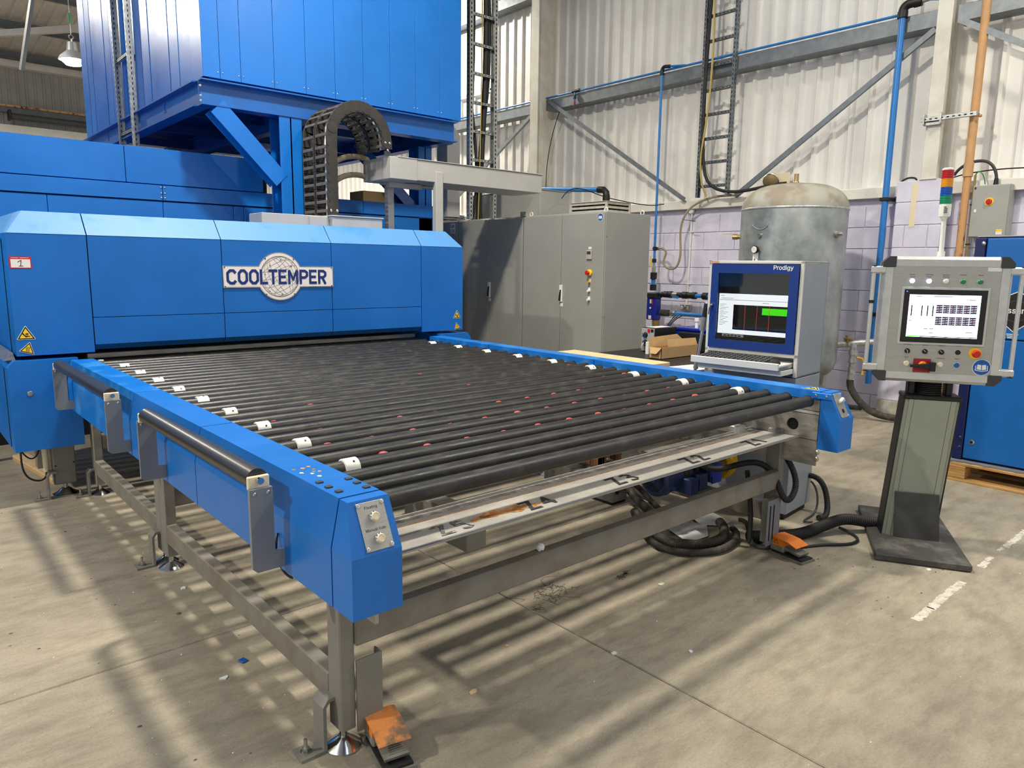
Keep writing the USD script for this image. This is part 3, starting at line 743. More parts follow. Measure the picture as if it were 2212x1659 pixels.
MB().box(.99, 3.53, HY + .16, HY + .20, .865, .90, .004).build('guide_strip', 'plate_steel', HD, smooth=False)
MB().box(1.0, 1.03, 5.03, 5.07, .86, .885, .003).build('stop_block', 'plate_steel', HD, smooth=False)
# lower side boxes
def side_box(xo, xi, y0, zb):
    sg = 1 if xo < xi else -1
    pts = []
    for y in (y0, 6.3):
        pts += [(xo, y, zb), (xi, y, zb), (xo, y, .86), (xo + sg * .035, y, .90), (xi, y, .90)]
    MB().hull(pts).build('side_box', 'blue', HD, smooth=False)
side_box(.537, .905, 5.12, .348); side_box(4.0, 3.66, 5.12, .348)
MB().hull([(.53, 5.19, .90), (.58, 5.19, .945), (.53, 6.3, .90), (.58, 6.3, .945), (.59, 5.19, .90), (.59, 6.3, .90)]).build('worn_ledge', 'plate_steel', HD, smooth=False)
MB().box(.5335, .5375, 5.26, 5.264, .36, .85).build('side_seam', 'gap', HD, smooth=False)
MB().box(.591, .5965, 5.33, 5.334, .93, 1.62).build('side_seam', 'gap', HD, smooth=False)
MB().lathe([(0, .004), (.014, .003), (.016, 0)], (.64, 5.119, .70), (0, -1, 0), 14).build('scuffed_screw', 'steel', HD)
for x0, x1 in ((.74, .865), (3.62, 3.74)):
    lg = MB().box(x0, x1, 5.25, 5.33, .075, .40, .006).build('leg', 'frame_grey', HD)
    MB().lathe([(.075, 0), (.075, .006), (.05, .018), (.02, .045), (.015, .045), (.015, .08)], ((x0 + x1) / 2, 5.29, 0), n=24).build('levelling_foot', 'chrome', lg)
    h = MB(); h.lathe([(0, .001), (.005, .001), (.005, 0)], (x0 + .012, 5.25, .2), (0, -1, 0), 8); h.lathe([(0, .001), (.005, .001), (.005, 0)], (x1 - .012, 5.25, .21), (0, -1, 0), 8); h.build('hole', 'dark_void', lg)
anchor(.735, 5.20, .07, HD); anchor(.47, 6.4, .07, HD, top=.2)
MB().box(.74, .80, 5.9, 6.0, .0, .4).build('leg', 'frame_grey', HD, smooth=False)
g = MB(); g.tube([(.705, 5.30, .40), (.708, 5.29, .17)], .017, 14); g.tube([(.735, 5.32, .40), (.735, 5.32, .16)], .009, 10); g.build('conduit', 'cream', HD)
m = MB()
m.tube(spline([(.575, 5.25, .36), (.575, 5.24, .24), (.61, 5.22, .15), (.66, 5.22, .13), (.70, 5.25, .17)], 30), .0055, 8)
m.tube(spline([(.58, 5.28, .36), (.60, 5.27, .29), (.635, 5.27, .265), (.675, 5.28, .31), (.68, 5.29, .37)], 30), .0045, 8)
m.build('cable_loop', 'black', HD)
# nameplate
cx, cz, R = 2.243, 1.397, .175
plate = unary_union([sbox(1.828 - cx, 1.318 - cz, 2.67 - cx, 1.472 - cz), Point(0, 0).buffer(R, 40)])
NF = frame((cx, HY - .0005, cz), (1, 0, 0), (0, 0, 1))
def nf(d): return frame((cx, HY - .0005 - d, cz), (1, 0, 0), (0, 0, 1))
npl = MB().flat(plate, .006, NF).build('nameplate', 'steel', HD, smooth=False, label='white nameplate with a wire globe and the word COOLTEMPER')
MB().flat(plate.buffer(-.007), .001, nf(.006)).build('face', 'logo_white', npl, smooth=False)
ring = []
def ell(a, b, rot, dx=0, dy=0, w=.0011):
    e = affinity.rotate(affinity.scale(Point(0, 0).buffer(1, 24), a, b), rot, origin=(0, 0))
    return affinity.translate(e, dx, dy).exterior.buffer(w)
Rg = .148
for k in (1.0, .985): ring.append(ell(Rg * k, Rg * k, 0))
for q in (.25, .5, .72, .9): ring.append(ell(Rg * q, Rg, 28)); 
for q in (-.72, -.4, 0, .4, .72):
    w = math.sqrt(1 - q * q) * Rg
    ring.append(ell(w, w * .32, 28, -math.sin(math.radians(28)) * q * Rg * .93, math.cos(math.radians(28)) * q * Rg * .93))
ring = unary_union(ring).intersection(Point(0, 0).buffer(Rg + .002, 32))
dots = unary_union([Point(x * Rg, y * Rg).buffer(.0055, 8) for x, y in ((.06, .82), (-.5, .55), (.6, .5), (.3, .34), (-.76, .1), (-.85, -.36), (-.56, -.72), (.08, -.88), (.66, -.8), (-.3, -1.05 * .95))]).intersection(Point(0, 0).buffer(Rg, 24))
letters = []
LT = {'C': [(.85, .86), (.6, 1), (.3, 1), (.08, .78), (.08, .22), (.3, 0), (.6, 0), (.85, .14)], 'O': 'O', 'L': [(.08, 1), (.08, 0), (.7, 0)], 'E': 'E', 'T': 'T', 'M': [(.08, -.08), (.08, 1.0), (.5, .3), (.92, 1.0), (.92, -.08)], 'P': 'P', 'R': 'R'}
def glyph(ch):
    w = .108
    L = lambda p, cap=2: LineString(p).buffer(w, cap_style=cap, join_style=2)
    if ch == 'C': return LineString([(.80, .80), (.62, 1), (.34, 1), (.12, .8), (.12, .2), (.34, 0), (.62, 0), (.80, .20)]).buffer(w, cap_style=2, join_style=1), .9
    if ch == 'O': return LineString([(.12, .22), (.12, .78), (.32, 1), (.58, 1), (.78, .78), (.78, .22), (.58, 0), (.32, 0), (.12, .22)]).buffer(w, join_style=1), .9
    if ch == 'L': return L([(.12, 1 + w), (.12, 0), (.72, 0)]), .76
    if ch == 'T': return unary_union([L([(-.02, 1), (.78, 1)]), L([(.38, 1), (.38, -w)])]), .8
    if ch == 'E': return unary_union([L([(.76, 1), (.12, 1), (.12, 0), (.76, 0)]), L([(.12, .5), (.68, .5)])]), .82
    if ch == 'M': return unary_union([L([(.12, -w), (.12, 1), ]), L([(.86, -w), (.86, 1)]), Polygon([(.05, 1.08), (.22, 1.08), (.49, .5), (.76, 1.08), (.94, 1.08), (.56, .2), (.42, .2)])]), 1.02
    if ch == 'P': return unary_union([L([(.12, -w), (.12, 1 + w)]), LineString([(.12, 1), (.54, 1), (.74, .86), (.74, .6), (.54, .44), (.12, .44)]).buffer(w, cap_style=2, join_style=1)]), .86
    if ch == 'R': return unary_union([L([(.12, -w), (.12, 1 + w)]), LineString([(.12, 1), (.54, 1), (.74, .86), (.74, .62), (.54, .46), (.12, .46)]).buffer(w, cap_style=2, join_style=1), L([(.42, .46), (.74, -w)])]), .88
x = 0
for ch in 'COOLTEMPER':
    p, adv = glyph(ch); letters.append(affinity.translate(p, x, 0)); x += adv + .06
wtxt = unary_union(letters)
sx = .76 / (wtxt.bounds[2] - wtxt.bounds[0])
wtxt = affinity.translate(affinity.scale(wtxt, sx, .088, origin=(0, 0)), 1.852 - cx - wtxt.bounds[0] * sx, -.046)
MB().flat(ring.difference(wtxt.buffer(.002)), .0006, nf(.007)).build('globe_lines', 'logo_grey', npl, smooth=False)
MB().flat(dots.difference(wtxt.buffer(.002)), .0007, nf(.007)).build('globe_dots', 'logo_grey', npl, smooth=False)
MB().flat(wtxt, .0016, nf(.007)).build('lettering', 'logo_navy', npl, smooth=False)
m = MB()
for a in (50, 130, 230, 310):
    bolt(m, (cx + (R - .008) * math.cos(math.radians(a)), HY - .0075, cz + (R - .008) * math.sin(math.radians(a))), (0, -1, 0), .0045, .004)
for x in (1.842, 2.655):
    for z in (1.327, 1.463): bolt(m, (x, HY - .0075, z), (0, -1, 0), .0045, .004)
m.build('screw', 'black', npl)
# number card and warning signs
c = (.655, HY, 1.482)
card = MB().box(.59 + .012, .595 + .117, HY - .0015, HY, 1.446, 1.515).build('number_card', 'sign_red', HD, smooth=False, label='red-edged white card with a handwritten 1')
MB().box(.609, .706, HY - .002, HY - .001, 1.450, 1.499).build('card_face', 'white', card, smooth=False)
MB().flat(LineString([(-.011, .008), (.005, .018), (.001, -.014), (-.007, -.017), (.012, -.015)]).buffer(.0017), .0006, frame((.656, HY - .002, 1.475), (1, 0, 0), (0, 0, 1))).build('handwriting', 'ink', card, smooth=False)
m = MB(); m.box(.612, .648, HY - .0019, HY - .0014, 1.506, 1.508); m.box(.655, .70, HY - .0019, HY - .0014, 1.506, 1.508); m.build('print', 'white', card, smooth=False)
tri_sign(HD, (.65, HY - .0005, 1.052), (1, 0, 0), (0, 0, 1), .085, 'hand')
tri_sign(HD, (.652, HY - .0015, .965), unit((.95, 0, -.3)), unit((.3, 0, .95)), .07, 'heat')
tri_sign(HD, (3.868, HY - .0005, 1.053), (1, 0, 0), (0, 0, 1), .075, 'hand')
tri_sign(HD, (3.868, HY - .0015, .955), unit((.97, 0, .24)), unit((-.24, 0, .97)), .06, 'plain')

# ================================================================== FURNACE BEHIND THE HOOD
FN = thing('furnace', 'long stepped blue furnace body behind the hood, under the blue tower', 'machine', (1.5, 7.0, 0))
FY = 7.0
for a, b in ((-8, -3.2), (-3.195, -.6), (-.595, 1.71), (1.714, 2.92)):
    MB().box(a, b, FY, 10.6, 2.165, 2.472, .004).build('upper_panel', 'blue', FN, smooth=False)
for a, b in ((-8, -2.3), (-2.296, 1.995), (1.999, 4.0)):
    MB().box(a, b, FY - .012, 10.6, 2.027, 2.158, .003).build('step_panel', 'blue', FN, smooth=False)
MB().prism([(4.004, 2.027), (5.06, 2.027), (4.94, 2.158), (4.004, 2.158)], 'y', FY - .012, 10.6).build('step_panel', 'blue', FN, smooth=False)
for a, b in ((-8, -1.5), (-1.497, 1.115), (1.118, 1.995), (1.998, 2.62), (2.623, 2.72), (2.723, 3.5), (3.503, 4.98)):
    MB().box(a, b, FY, 10.6, 1.1, 2.020, .004).build('front_panel', 'blue', FN, smooth=False)
MB().box(-7.9, 4.9, FY + .02, 10.5, 0, 2.15).build('core', 'gap', FN, smooth=False)
m = MB()
for x in (1.985, 2.015, 3.62, 3.66):
    for z in (2.05, 2.09, 2.14): bolt(m, (x, FY - .013, z), (0, -1, 0), .008, .005)
m.build('bolt', 'steel', FN)
# ---- tower on a welded frame
TW = thing('tower', 'tall blue sheet-clad blower tower on blue steel legs above the furnace', 'machine', (3.55, 6.5, 2.0))
TX0, TX1, TY0, TY1, TZ = 2.235, 4.94, 6.5, 10.85, 3.03
xs_ = [2.237, 2.378, 2.556, 2.856, 3.156, 3.45, 3.75, 4.053, 4.355, 4.655, 4.938]
for a, b in zip(xs_[:-1], xs_[1:]):
    MB().box(a + .0015, b - .0015, TY0, TY0 + .05, TZ, 5.6, .002).build('wall_panel', 'blue_tower', TW, smooth=False)
ys_ = np.linspace(TY0 + .004, TY1, 16)
for k, (a, b) in enumerate(zip(ys_[:-1], ys_[1:])):
    w = .004 * math.sin(k * 2.3)
    MB().hull([(TX0 - .002 + w, a + .002, TZ), (TX0 + .0 - w, b - .002, TZ), (TX0 - .002 + w, a + .002, 5.6), (TX0 - w, b - .002, 5.6), (TX0 + .05, a, TZ), (TX0 + .05, b, TZ), (TX0 + .05, a, 5.6), (TX0 + .05, b, 5.6)]).build('wall_panel', 'blue_tower', TW, smooth=False)
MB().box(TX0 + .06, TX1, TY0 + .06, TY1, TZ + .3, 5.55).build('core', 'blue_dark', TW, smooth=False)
MB().box(TX1 - .05, TX1, TY0 + .055, TY1, TZ, 5.6).build('wall_panel', 'blue_tower', TW, smooth=False)
m = MB()
for a in xs_[1:-1]:
    for q in (-.02, .02): bolt(m, (a + q, TY0 - .001, TZ + .05), (0, -1, 0), .006, .004)
m.build('screw', 'galv', TW, kind='stuff')
def ibeam(p0, p1, h, w, ax, mat='blue_frame', nm='frame_beam'):
    t, tw = .012, .01
    P = unary_union([sbox(-w / 2, -h / 2, w / 2, -h / 2 + t), sbox(-w / 2, h / 2 - t, w / 2, h / 2), sbox(-tw / 2, -h / 2, tw / 2, h / 2)])
    q = MB()
    p0, p1 = np.array(p0, float), np.array(p1, float)
    d = unit(p1 - p0); side = unit(np.cross(ax, d)); u = np.cross(d, side)
    tf = np.eye(4); tf[:3, 0], tf[:3, 1], tf[:3, 2], tf[:3, 3] = side, u, d, p0
    mm = trimesh.creation.extrude_polygon(P, np.linalg.norm(p1 - p0), engine='earcut')
    return q.mesh(mm, tf).build(nm, mat, TW, smooth=False)
up3 = (0, 0, 1)
zb = 2.905
ibeam((TX0 - .03, TY0 + .045, zb), (4.87, TY0 + .045, zb), .21, .15, up3)
ibeam((TX0 + .01, TY0 + .12, zb), (TX0 + .01, TY1, zb), .21, .13, up3)
ibeam((4.85, TY0 + .12, zb), (4.85, TY1, zb), .21, .13, up3)
ibeam((3.2, TY0 + .12, zb), (3.2, TY1, zb), .21, .10, up3)
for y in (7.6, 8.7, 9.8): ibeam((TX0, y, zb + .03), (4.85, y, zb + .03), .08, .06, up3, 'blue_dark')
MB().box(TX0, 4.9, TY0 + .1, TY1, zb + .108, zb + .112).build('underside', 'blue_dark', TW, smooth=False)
def hpost(x0, x1, y0, y1, z0, z1):
    q = MB(); q.box(x0, x1, y0, y0 + .014, z0, z1, .002); q.box(x0, x1, y1 - .014, y1, z0, z1, .002); q.box((x0 + x1) / 2 - .006, (x0 + x1) / 2 + .006, y0, y1, z0, z1)
    return q.build('post', 'blue_tower', TW, smooth=False)
hpost(2.875, 3.09, TY0 - .02, TY0 + .2, 0, 2.80); hpost(4.72, 4.9, TY0 + .5, TY0 + .7, 0, 2.80)
hpost(2.3, 2.5, 10.3, 10.5, 0, 2.8)
ibeam((2.33, TY0 + .05, 2.80), (2.88, TY0 + .05, 2.235), .15, .15, (0, 1, 0), 'blue_tower', 'knee_brace')
ibeam((4.15, TY0 + .9, 2.80), (4.72, TY0 + .62, 2.1), .12, .12, (0, 1, 0), 'blue_dark', 'knee_brace')
m = MB()
for z in (2.83, 2.87, 2.95): bolt(m, (TX0 - .03, TY0 + .0, z), (0, -1, 0), .011, .008)
m.build('bolt', 'steel', TW)
# dim machinery and wall behind the tower's legs
BD = thing('blower_casing', 'dark blower casing standing in the shade under the blue tower', 'machine', (3.6, 9.5, 0))
MB().box(2.3, 4.3, 10.2, 10.7, 2.2, 2.9).build('casing', 'plastic_dark', BD, smooth=False)
q = MB()
for x in np.arange(2.5, 4.3, .35): q.box(x, x + .04, 10.17, 10.2, 2.2, 2.9)
q.build('rib', 'black', BD, smooth=False)
# flexible grey hoses that curve from the tower foot into the chain's trunking
hz = thing('flexible_hose', 'pair of grey ribbed hoses curving behind the black cable chain', 'hose', (3.4, 6.35, 2.3))
for dz in (0, -.17):
    P, r = corrugated(spline([(3.22, 6.36, 2.23 + dz), (3.27, 6.36, 2.34 + dz), (3.40, 6.38, 2.46 + dz), (3.56, 6.40, 2.51 + dz), (3.75, 6.45, 2.50 + dz)], 60), .027, .01, .12)
    MB().tube(P, r, 12).build('hose', 'hose_dusty' if False else 'cable_tan', hz, smooth=60)
# ---- black cable chain looping from the hood to the duct
CH = thing('cable_chain', 'black double cable chain arching over from the hood to the grey duct', 'cable chain', (3.35, 6.2, 1.9))
path = [(3.145, 1.93), (3.135, 2.1), (3.12, 2.3), (3.11, 2.5)]
ctr, R1 = np.array([3.40, 2.60]), .285
pts = [np.array([3.125, 1.92 + .078 * k]) for k in range(9)]
angs = np.linspace(math.pi, 0, 13)[1:]
pts += [np.array([3.405 + .28 * math.cos(a), 2.60 + .28 * math.sin(a)]) for a in angs]
pts += [np.array([3.688, 2.55])]
pts = np.array(pts)
from itertools import pairwise
for k, (p, q) in enumerate(pairwise(pts)):
    d = unit(q - p); n = np.array([-d[1], d[0]]); L = np.linalg.norm(q - p); c = (p + q) / 2
    tf = np.eye(4); tf[:3, 0] = (d[0], 0, d[1]); tf[:3, 1] = (0, 1, 0); tf[:3, 2] = np.cross((d[0], 0, d[1]), (0, 1, 0)); tf[:3, 3] = (c[0], 0, c[1])
    l_ = MB().box(-L * .58, L * .58, 5.977, 5.993, -.052, .052, .004, tf=tf).build('chain_link', 'chain', CH, smooth=False)
    MB().lathe([(.05, 0), (.05, .003), (0, .004)], np.array([p[0], 5.976, p[1]]), (0, -1, 0), 18).build('link_cap', 'chain', l_, smooth=False)
    for y in (6.205, 6.235, 6.45):
        MB().box(-L * .58, L * .58, y - .008, y + .008, -.052, .052, .004, tf=tf).build('inner_plate', 'chain', l_, smooth=False)
    for s_ in (-.045, .045):
        for ya, yb in ((5.99, 6.20), (6.24, 6.445)):
            MB().box(-.013, .013, ya, yb, s_ - .006, s_ + .006, .003, tf=tf).build('cross_bar', 'chain_bar', l_, smooth=False)
for k, y in enumerate((6.03, 6.06, 6.1, 6.13, 6.28, 6.32)):
    cab = np.array([(p[0], y, p[1]) for p in pts])
    MB().tube(cab, .009, 6).build('cable', ['white', 'duct_grey', 'white', 'black_rubber', 'black_rubber', 'plastic_dark'][k], CH, smooth=60)
m = MB()
for x in (3.10, 3.16): bolt(m, (x, 5.975, 1.96), (0, -1, 0), .012, .008)
for p in ((3.665, 2.60), (3.71, 2.60), (3.688, 2.535)): bolt(m, (p[0], 5.975, p[1]), (0, -1, 0), .012, .008)
m.build('bolt', 'chrome', CH)
MB().box(3.66, 3.72, 5.98, 5.995, 2.49, 2.53).build('end_bracket', 'plastic_dark', CH, smooth=False)
# ---- grey trunking on the hood and the overhead duct
TK = thing('trunking', 'low grey cable trunking boxes lying along the hood top under the chain', 'trunking', (3.2, 6.0, 1.79))
MB().box(2.45, 3.08, 5.93, 6.2, 1.80, 1.905, .004).build('box', 'duct_grey', TK, smooth=False)
MB().box(2.86, 3.02, 5.90, 5.94, 1.79, 1.895, .003).build('box', 'duct_grey', TK, smooth=False)
MB().box(3.05, 3.55, 5.86, 6.46, 1.795, 1.90, .004).build('box', 'duct_grey', TK, smooth=False)
MB().box(3.04, 3.56, 5.85, 6.47, 1.90, 1.912, .003).build('lid', 'duct_grey', TK, smooth=False)
DU = thing('overhead_duct', 'long grey overhead cable duct on two posts between hood and cabinets', 'duct', (4.6, 6.2, 1.8))
MB().box(3.70, 4.0, 5.95, 6.45, 2.285, 2.485, .004).build('duct_section', 'duct_grey', DU, smooth=False)
MB().box(4.003, 5.64, 5.955, 6.445, 2.29, 2.48, .004).build('duct_section', 'duct_grey', DU, smooth=False)
MB().box(3.78, 5.66, 5.945, 6.455, 2.482, 2.49, .002).build('lid', 'duct_grey', DU, smooth=False)
MB().box(4.205, 4.29, 5.935, 6.0, 0, 2.39, .004).build('post', 'duct_grey', DU, smooth=False)
MB().box(3.885, 3.955, 6.30, 6.37, 0, 2.265, .004).build('post', 'duct_grey', DU, smooth=False)
MB().box(3.84, 4.22, 6.2, 6.26, 2.235, 2.285, .003).build('bearer', 'duct_grey', DU, smooth=False)
MB().box(3.84, 4.5, 6.28, 6.38, 2.265, 2.285, .003).build('bearer', 'duct_grey', DU, smooth=False)
# ---- grey chute beside the tower
CT = thing('side_chute', 'narrow grey bent duct running down beside the tower corner', 'duct', (5.0, 7.0, 2.0))
MB().prism([(4.84, 3.22), (5.02, 3.22), (5.26, 2.98), (5.26, 2.05), (5.08, 2.05), (5.08, 2.88)], 'y', 6.95, 7.15).build('duct', 'duct_grey', CT, smooth=False)
# ---- cable ladders
def ladder(name, label, p0, wdir, w, z0, z1, zr, mat='galv', depth=.045, dd=(0, 1, 0), slots=True, rw=.018, group=None):
    """upright cable ladder: rails at p0 and p0 + w*wdir, rungs at the heights zr; dd: the direction its flanges face"""
    p0, wdir, dd = np.array(p0, float), unit(wdir), unit(dd)
    t = thing(name, label, 'cable ladder', (p0[0], p0[1], z0), group)
    tf = np.eye(4); tf[:3, 0], tf[:3, 1], tf[:3, 2] = wdir, dd, np.cross(wdir, dd)
    tf[:3, 3] = (p0[0], p0[1], 0)
    sgn = 1 if tf[2, 2] > 0 else -1
    zz = lambda a, b: (min(sgn * a, sgn * b), max(sgn * a, sgn * b))
    for c in (0, w):
        q = MB(tf)
        q.box(c - .002, c + .002, -depth / 2, depth / 2, *zz(z0, z1))
        f = rw if c == 0 else -rw
        q.box(min(c, c + f), max(c, c + f), -depth / 2 - .002, -depth / 2 + .002, *zz(z0, z1))
        q.box(min(c, c + f), max(c, c + f), depth / 2 - .002, depth / 2 + .002, *zz(z0, z1))
        r_ = q.build('side_rail', mat, t, smooth=False)
        if slots:
            q = MB(tf)
            for z in np.arange(z0 + .03, z1, .05):
                q.box(c - .0027, c + .0027, -.004, .004, *zz(z, z + .026))
                q.box(min(c + f * .3, c + f * .6), max(c + f * .3, c + f * .6), -depth / 2 - .0026, -depth / 2 - .001, *zz(z, z + .026))
            q.build('slot', 'dark_void', r_, smooth=False, kind='stuff')
    for z in zr:
        q = MB(tf); q.box(0, w, -.012, -.008, *zz(z - .018, z + .018)); q.box(0, w, -.012, .012, *zz(z + .014, z + .018)); q.box(0, w, -.012, .012, *zz(z - .018, z - .014))
        r_ = q.build('rung', mat, t, smooth=False)
        q = MB(tf)
        for k in np.arange(.04, w - .03, .05): q.box(k, k + .026, -.0127, -.0115, *zz(z - .004, z + .004))
        q.build('slot', 'dark_void', r_, smooth=False, kind='stuff')
    return t
ladder('cable_ladder', 'tall galvanised cable ladder in front of the wall left of the tank', (7.90, 5.50, 0), (0, -1, 0), .45, 2.37, 6.6, np.arange(2.50, 6.6, .284), 'galv_dark', dd=(1, 0, 0), depth=.06, rw=.03)
lt = ladder('cable_ladder', 'tall galvanised cable ladder carrying thick black cables beside the blue tower', (5.50, 7.10, 0), (1, 0, 0), .42, 2.05, 6.0, np.arange(2.42, 6.0, .33), 'galv', dd=(0, 1, 0), depth=.06, rw=.05)
ladder('cable_ladder', 'slim pale cable ladder fixed to the front left side of the blue tower', (2.19, 9.0, 0), (0, -1, 0), .55, 2.3, 6.0, (2.42, 2.85, 3.6, 4.3), 'galv', dd=(1, 0, 0), depth=.06, rw=.03)
CB = thing('power_cable', 'bundle of thick black ribbed cables dropping down the ladder beside the tower', 'cable', (5.7, 7.12, 2.1))
for k, (x, xb, r) in enumerate(((5.60, 5.56, .03), (5.80, 5.70, .036), (5.835, 5.735, .03), (5.56, 5.60, .02))):
    P, rr = corrugated(spline([(x, 7.16, 6.2), (x + .005, 7.15, 4.6), (x - .005, 7.15, 3.7), (xb + .05 * (k % 2), 7.15, 2.9), (xb, 7.15, 2.05)], 160), r, .02, .08)
    MB().tube(P, rr, 9).build('cable', 'black_rubber', CB, smooth=60)
MB().tube(spline([(5.68, 7.08, 6.2), (5.69, 7.08, 4.6), (5.675, 7.08, 3.2), (5.64, 7.08, 2.05)], 30), .007, 7).build('earth_cable', 'cable_yellow', CB)
CB2 = thing('power_cable', 'black and yellow cables clipped down the wall ladder, curling out along the ledge', 'cable', (7.9, 5.35, 2.4))
MB().tube(spline([(7.87, 5.42, 6.6), (7.87, 5.42, 4.5), (7.87, 5.44, 3.4), (7.87, 5.42, 2.9), (7.87, 5.30, 2.52), (7.88, 5.08, 2.42), (7.93, 4.7, 2.43), (7.98, 4.35, 2.47)], 60), .019, 10).build('cable', 'black_rubber', CB2)
MB().tube(spline([(7.86, 5.36, 6.6), (7.86, 5.36, 4.5), (7.86, 5.40, 3.2), (7.86, 5.44, 2.7), (7.9, 5.36, 2.38)], 50), .012, 8).build('cable', 'cable_yellow', CB2)
MB().tube(spline([(7.90, 5.40, 3.0), (7.90, 5.38, 2.7), (7.95, 5.25, 2.48), (7.98, 5.05, 2.39)], 30), .006, 6).build('cable', 'cable_tan', CB2)

# ================================================================== CONTROL CABINETS
def eyebolt(mb, x, y, z, r=.022):
    mb.mesh(trimesh.creation.torus(r, .0055, major_sections=18, minor_sections=6), frame((x, y, z + r), (0, 1, 0), (0, 0, 1)))
CX, CZ = 5.50, 2.04
def cabinet(label, ya, yb, handle_y):
    c = thing('control_cabinet', label, 'cabinet', (CX + .36, (ya + yb) / 2, 0))
    ym = (ya + yb) / 2
    MB().box(CX + .018, CX + .72, ya, yb, .1, CZ, .004).build('body', 'cab_grey', c, smooth=False)
    MB().box(CX + .05, CX + .7, ya + .02, yb - .02, 0, .1).build('plinth', 'black', c, smooth=False)
    ds = [MB().box(CX, CX + .018, a + .003, b - .003, .115, CZ - .012, .003).build('door', 'cab_grey', c, smooth=False) for a, b in ((ya, ym), (ym, yb))]
    hb = MB().box(CX - .014, CX, handle_y - .022, handle_y + .022, 1.12, 1.30, .006).build('handle_plate', 'white_nylon', ds[0], smooth=False)
    MB().hull([(CX - .022, handle_y - .008, 1.13), (CX - .022, handle_y + .008, 1.13), (CX - .034, handle_y - .008, 1.14), (CX - .034, handle_y + .008, 1.14), (CX - .016, handle_y - .010, 1.25), (CX - .016, handle_y + .010, 1.25), (CX - .012, handle_y, 1.25)]).build('lever', 'black', hb, smooth=False)
    MB().box(CX - .002, CX, handle_y - .03, handle_y + .012, 1.075, 1.11).build('label_plate', 'white', ds[0], smooth=False)
    e = MB()
    for x in (CX + .07, CX + .64):
        for y in (ya + .05, yb - .05): eyebolt(e, x, y, CZ)
    e.build('eye_bolt', 'white_nylon', c)
    return c, ds
c1, d1 = cabinet('grey double-door control cabinet with the emergency stop and switches', 4.89, 6.09, 5.475)
c2, d2 = cabinet('grey double-door control cabinet second from the right, left of the switch cabinet', 6.10, 7.30, 6.68)
def knob(parent, y, z, r, h, mat, nm):
    return MB().lathe([(0, h), (r * .8, h), (r, h * .8), (r, 0)], (CX, y, z), (-1, 0, 0), 20).build(nm, mat, parent)
dR = d1[0]
dp = MB().box(CX - .016, CX, 5.045, 5.115, 1.57, 1.66, .004).build('meter', 'vent_grey', dR, smooth=False)
MB().box(CX - .0175, CX - .0155, 5.055, 5.105, 1.62, 1.65).build('display', 'plastic_dark', dp, smooth=False)
MB().box(CX - .003, CX, 5.055, 5.098, 1.672, 1.695).build('label_plate', 'white', dR, smooth=False)
st = knob(dR, 5.07, 1.435, .033, .022, 'yellow', 'emergency_base')
MB().lathe([(0, .058), (.02, .056), (.024, .046), (.016, .034), (.014, .02)], (CX, 5.07, 1.435), (-1, 0, 0), 20).build('emergency_stop', 'red', st)
for z, m_ in ((1.345, 'lens_amber'), (1.255, 'white'), (1.165, 'white')):
    pl = MB().box(CX - .003, CX, 5.055, 5.085, z - .012, z + .03).build('label_plate', 'white', dR, smooth=False)
    MB().lathe([(0, .03), (.012, .03), (.014, .02), (.014, 0)], (CX, 5.07, z - .004), (-1, 0, 0), 16).build('indicator' if m_ == 'lens_amber' else 'switch', m_, pl)
book_sign(dR, (CX - .0005, 4.95, 1.985), (0, -1, 0), (0, 0, 1), .038)
m = MB()
for y, z in ((4.9, 1.8), (4.9, 1.0)): m.lathe([(0, .004), (.008, .004), (.008, 0)], (5.53 if z > 1.5 else 5.53, 4.89, z), (0, -1, 0), 12)
m.build('plug', 'steel', c1)
pl = MB().box(CX + .01, CX + .03, 6.07, 6.16, CZ - .0, CZ + .05).build('lifting_plate', 'cab_grey', c2, smooth=False)
# cabinets further along, partly behind the hood
c3 = thing('control_cabinet', 'grey cabinet with the UKCA plate, at the hood corner', 'cabinet', (CX + .36, 7.6, 0))
MB().box(CX + .018, CX + .72, 7.31, 7.86, .1, CZ, .004).build('body', 'cab_grey', c3, smooth=False)
dd_ = MB().box(CX, CX + .018, 7.315, 7.855, .115, CZ - .012, .003).build('door', 'cab_grey', c3, smooth=False)
MB().box(CX + .05, CX + .7, 7.33, 7.84, 0, .1).build('plinth', 'black', c3, smooth=False)
pu = MB().box(CX - .002, CX, 7.36, 7.46, 1.885, 2.005).build('mark_plate', 'white', dd_, smooth=False)
q = MB()
for t_, y, z in (('U', 7.43, 1.97), ('K', 7.39, 1.97), ('C', 7.43, 1.915), ('A', 7.39, 1.915)): q.text(t_, .038, (CX - .002, y, z), (0, -1, 0), (0, 0, 1), .0006, True)
q.build('lettering', 'ink', pu, smooth=False)
sg = MB().flat(Point(0, 0).buffer(.042, 24), .001, frame((CX - .0005, 7.41, 1.80), (0, -1, 0), (0, 0, 1))).build('mandatory_sign', 'white', dd_, label='round blue sign with a white figure')
MB().flat(Point(0, 0).buffer(.039, 24), .0004, frame((CX - .0015, 7.41, 1.80), (0, -1, 0), (0, 0, 1))).build('field', 'sign_blue', sg)
MB().flat(affinity.scale(unary_union([Polygon([(-.3, .5), (-.2, .1), (-.28, -.5), (.28, -.5), (.2, .1), (.3, .5), (.1, .3), (-.1, .3)])]), .04, .04, origin=(0, 0)), .0004, frame((CX - .0019, 7.41, 1.80), (0, -1, 0), (0, 0, 1))).build('symbol', 'white', sg)
e = MB(); eyebolt(e, CX + .05, 7.34, CZ); eyebolt(e, CX + .05, 7.25, CZ); e.build('eye_bolt', 'steel', c3)
c4 = thing('control_cabinet', 'pale grey low cabinet with a vent and dark nameplate behind the hood', 'cabinet', (CX + .5, 8.4, 0))
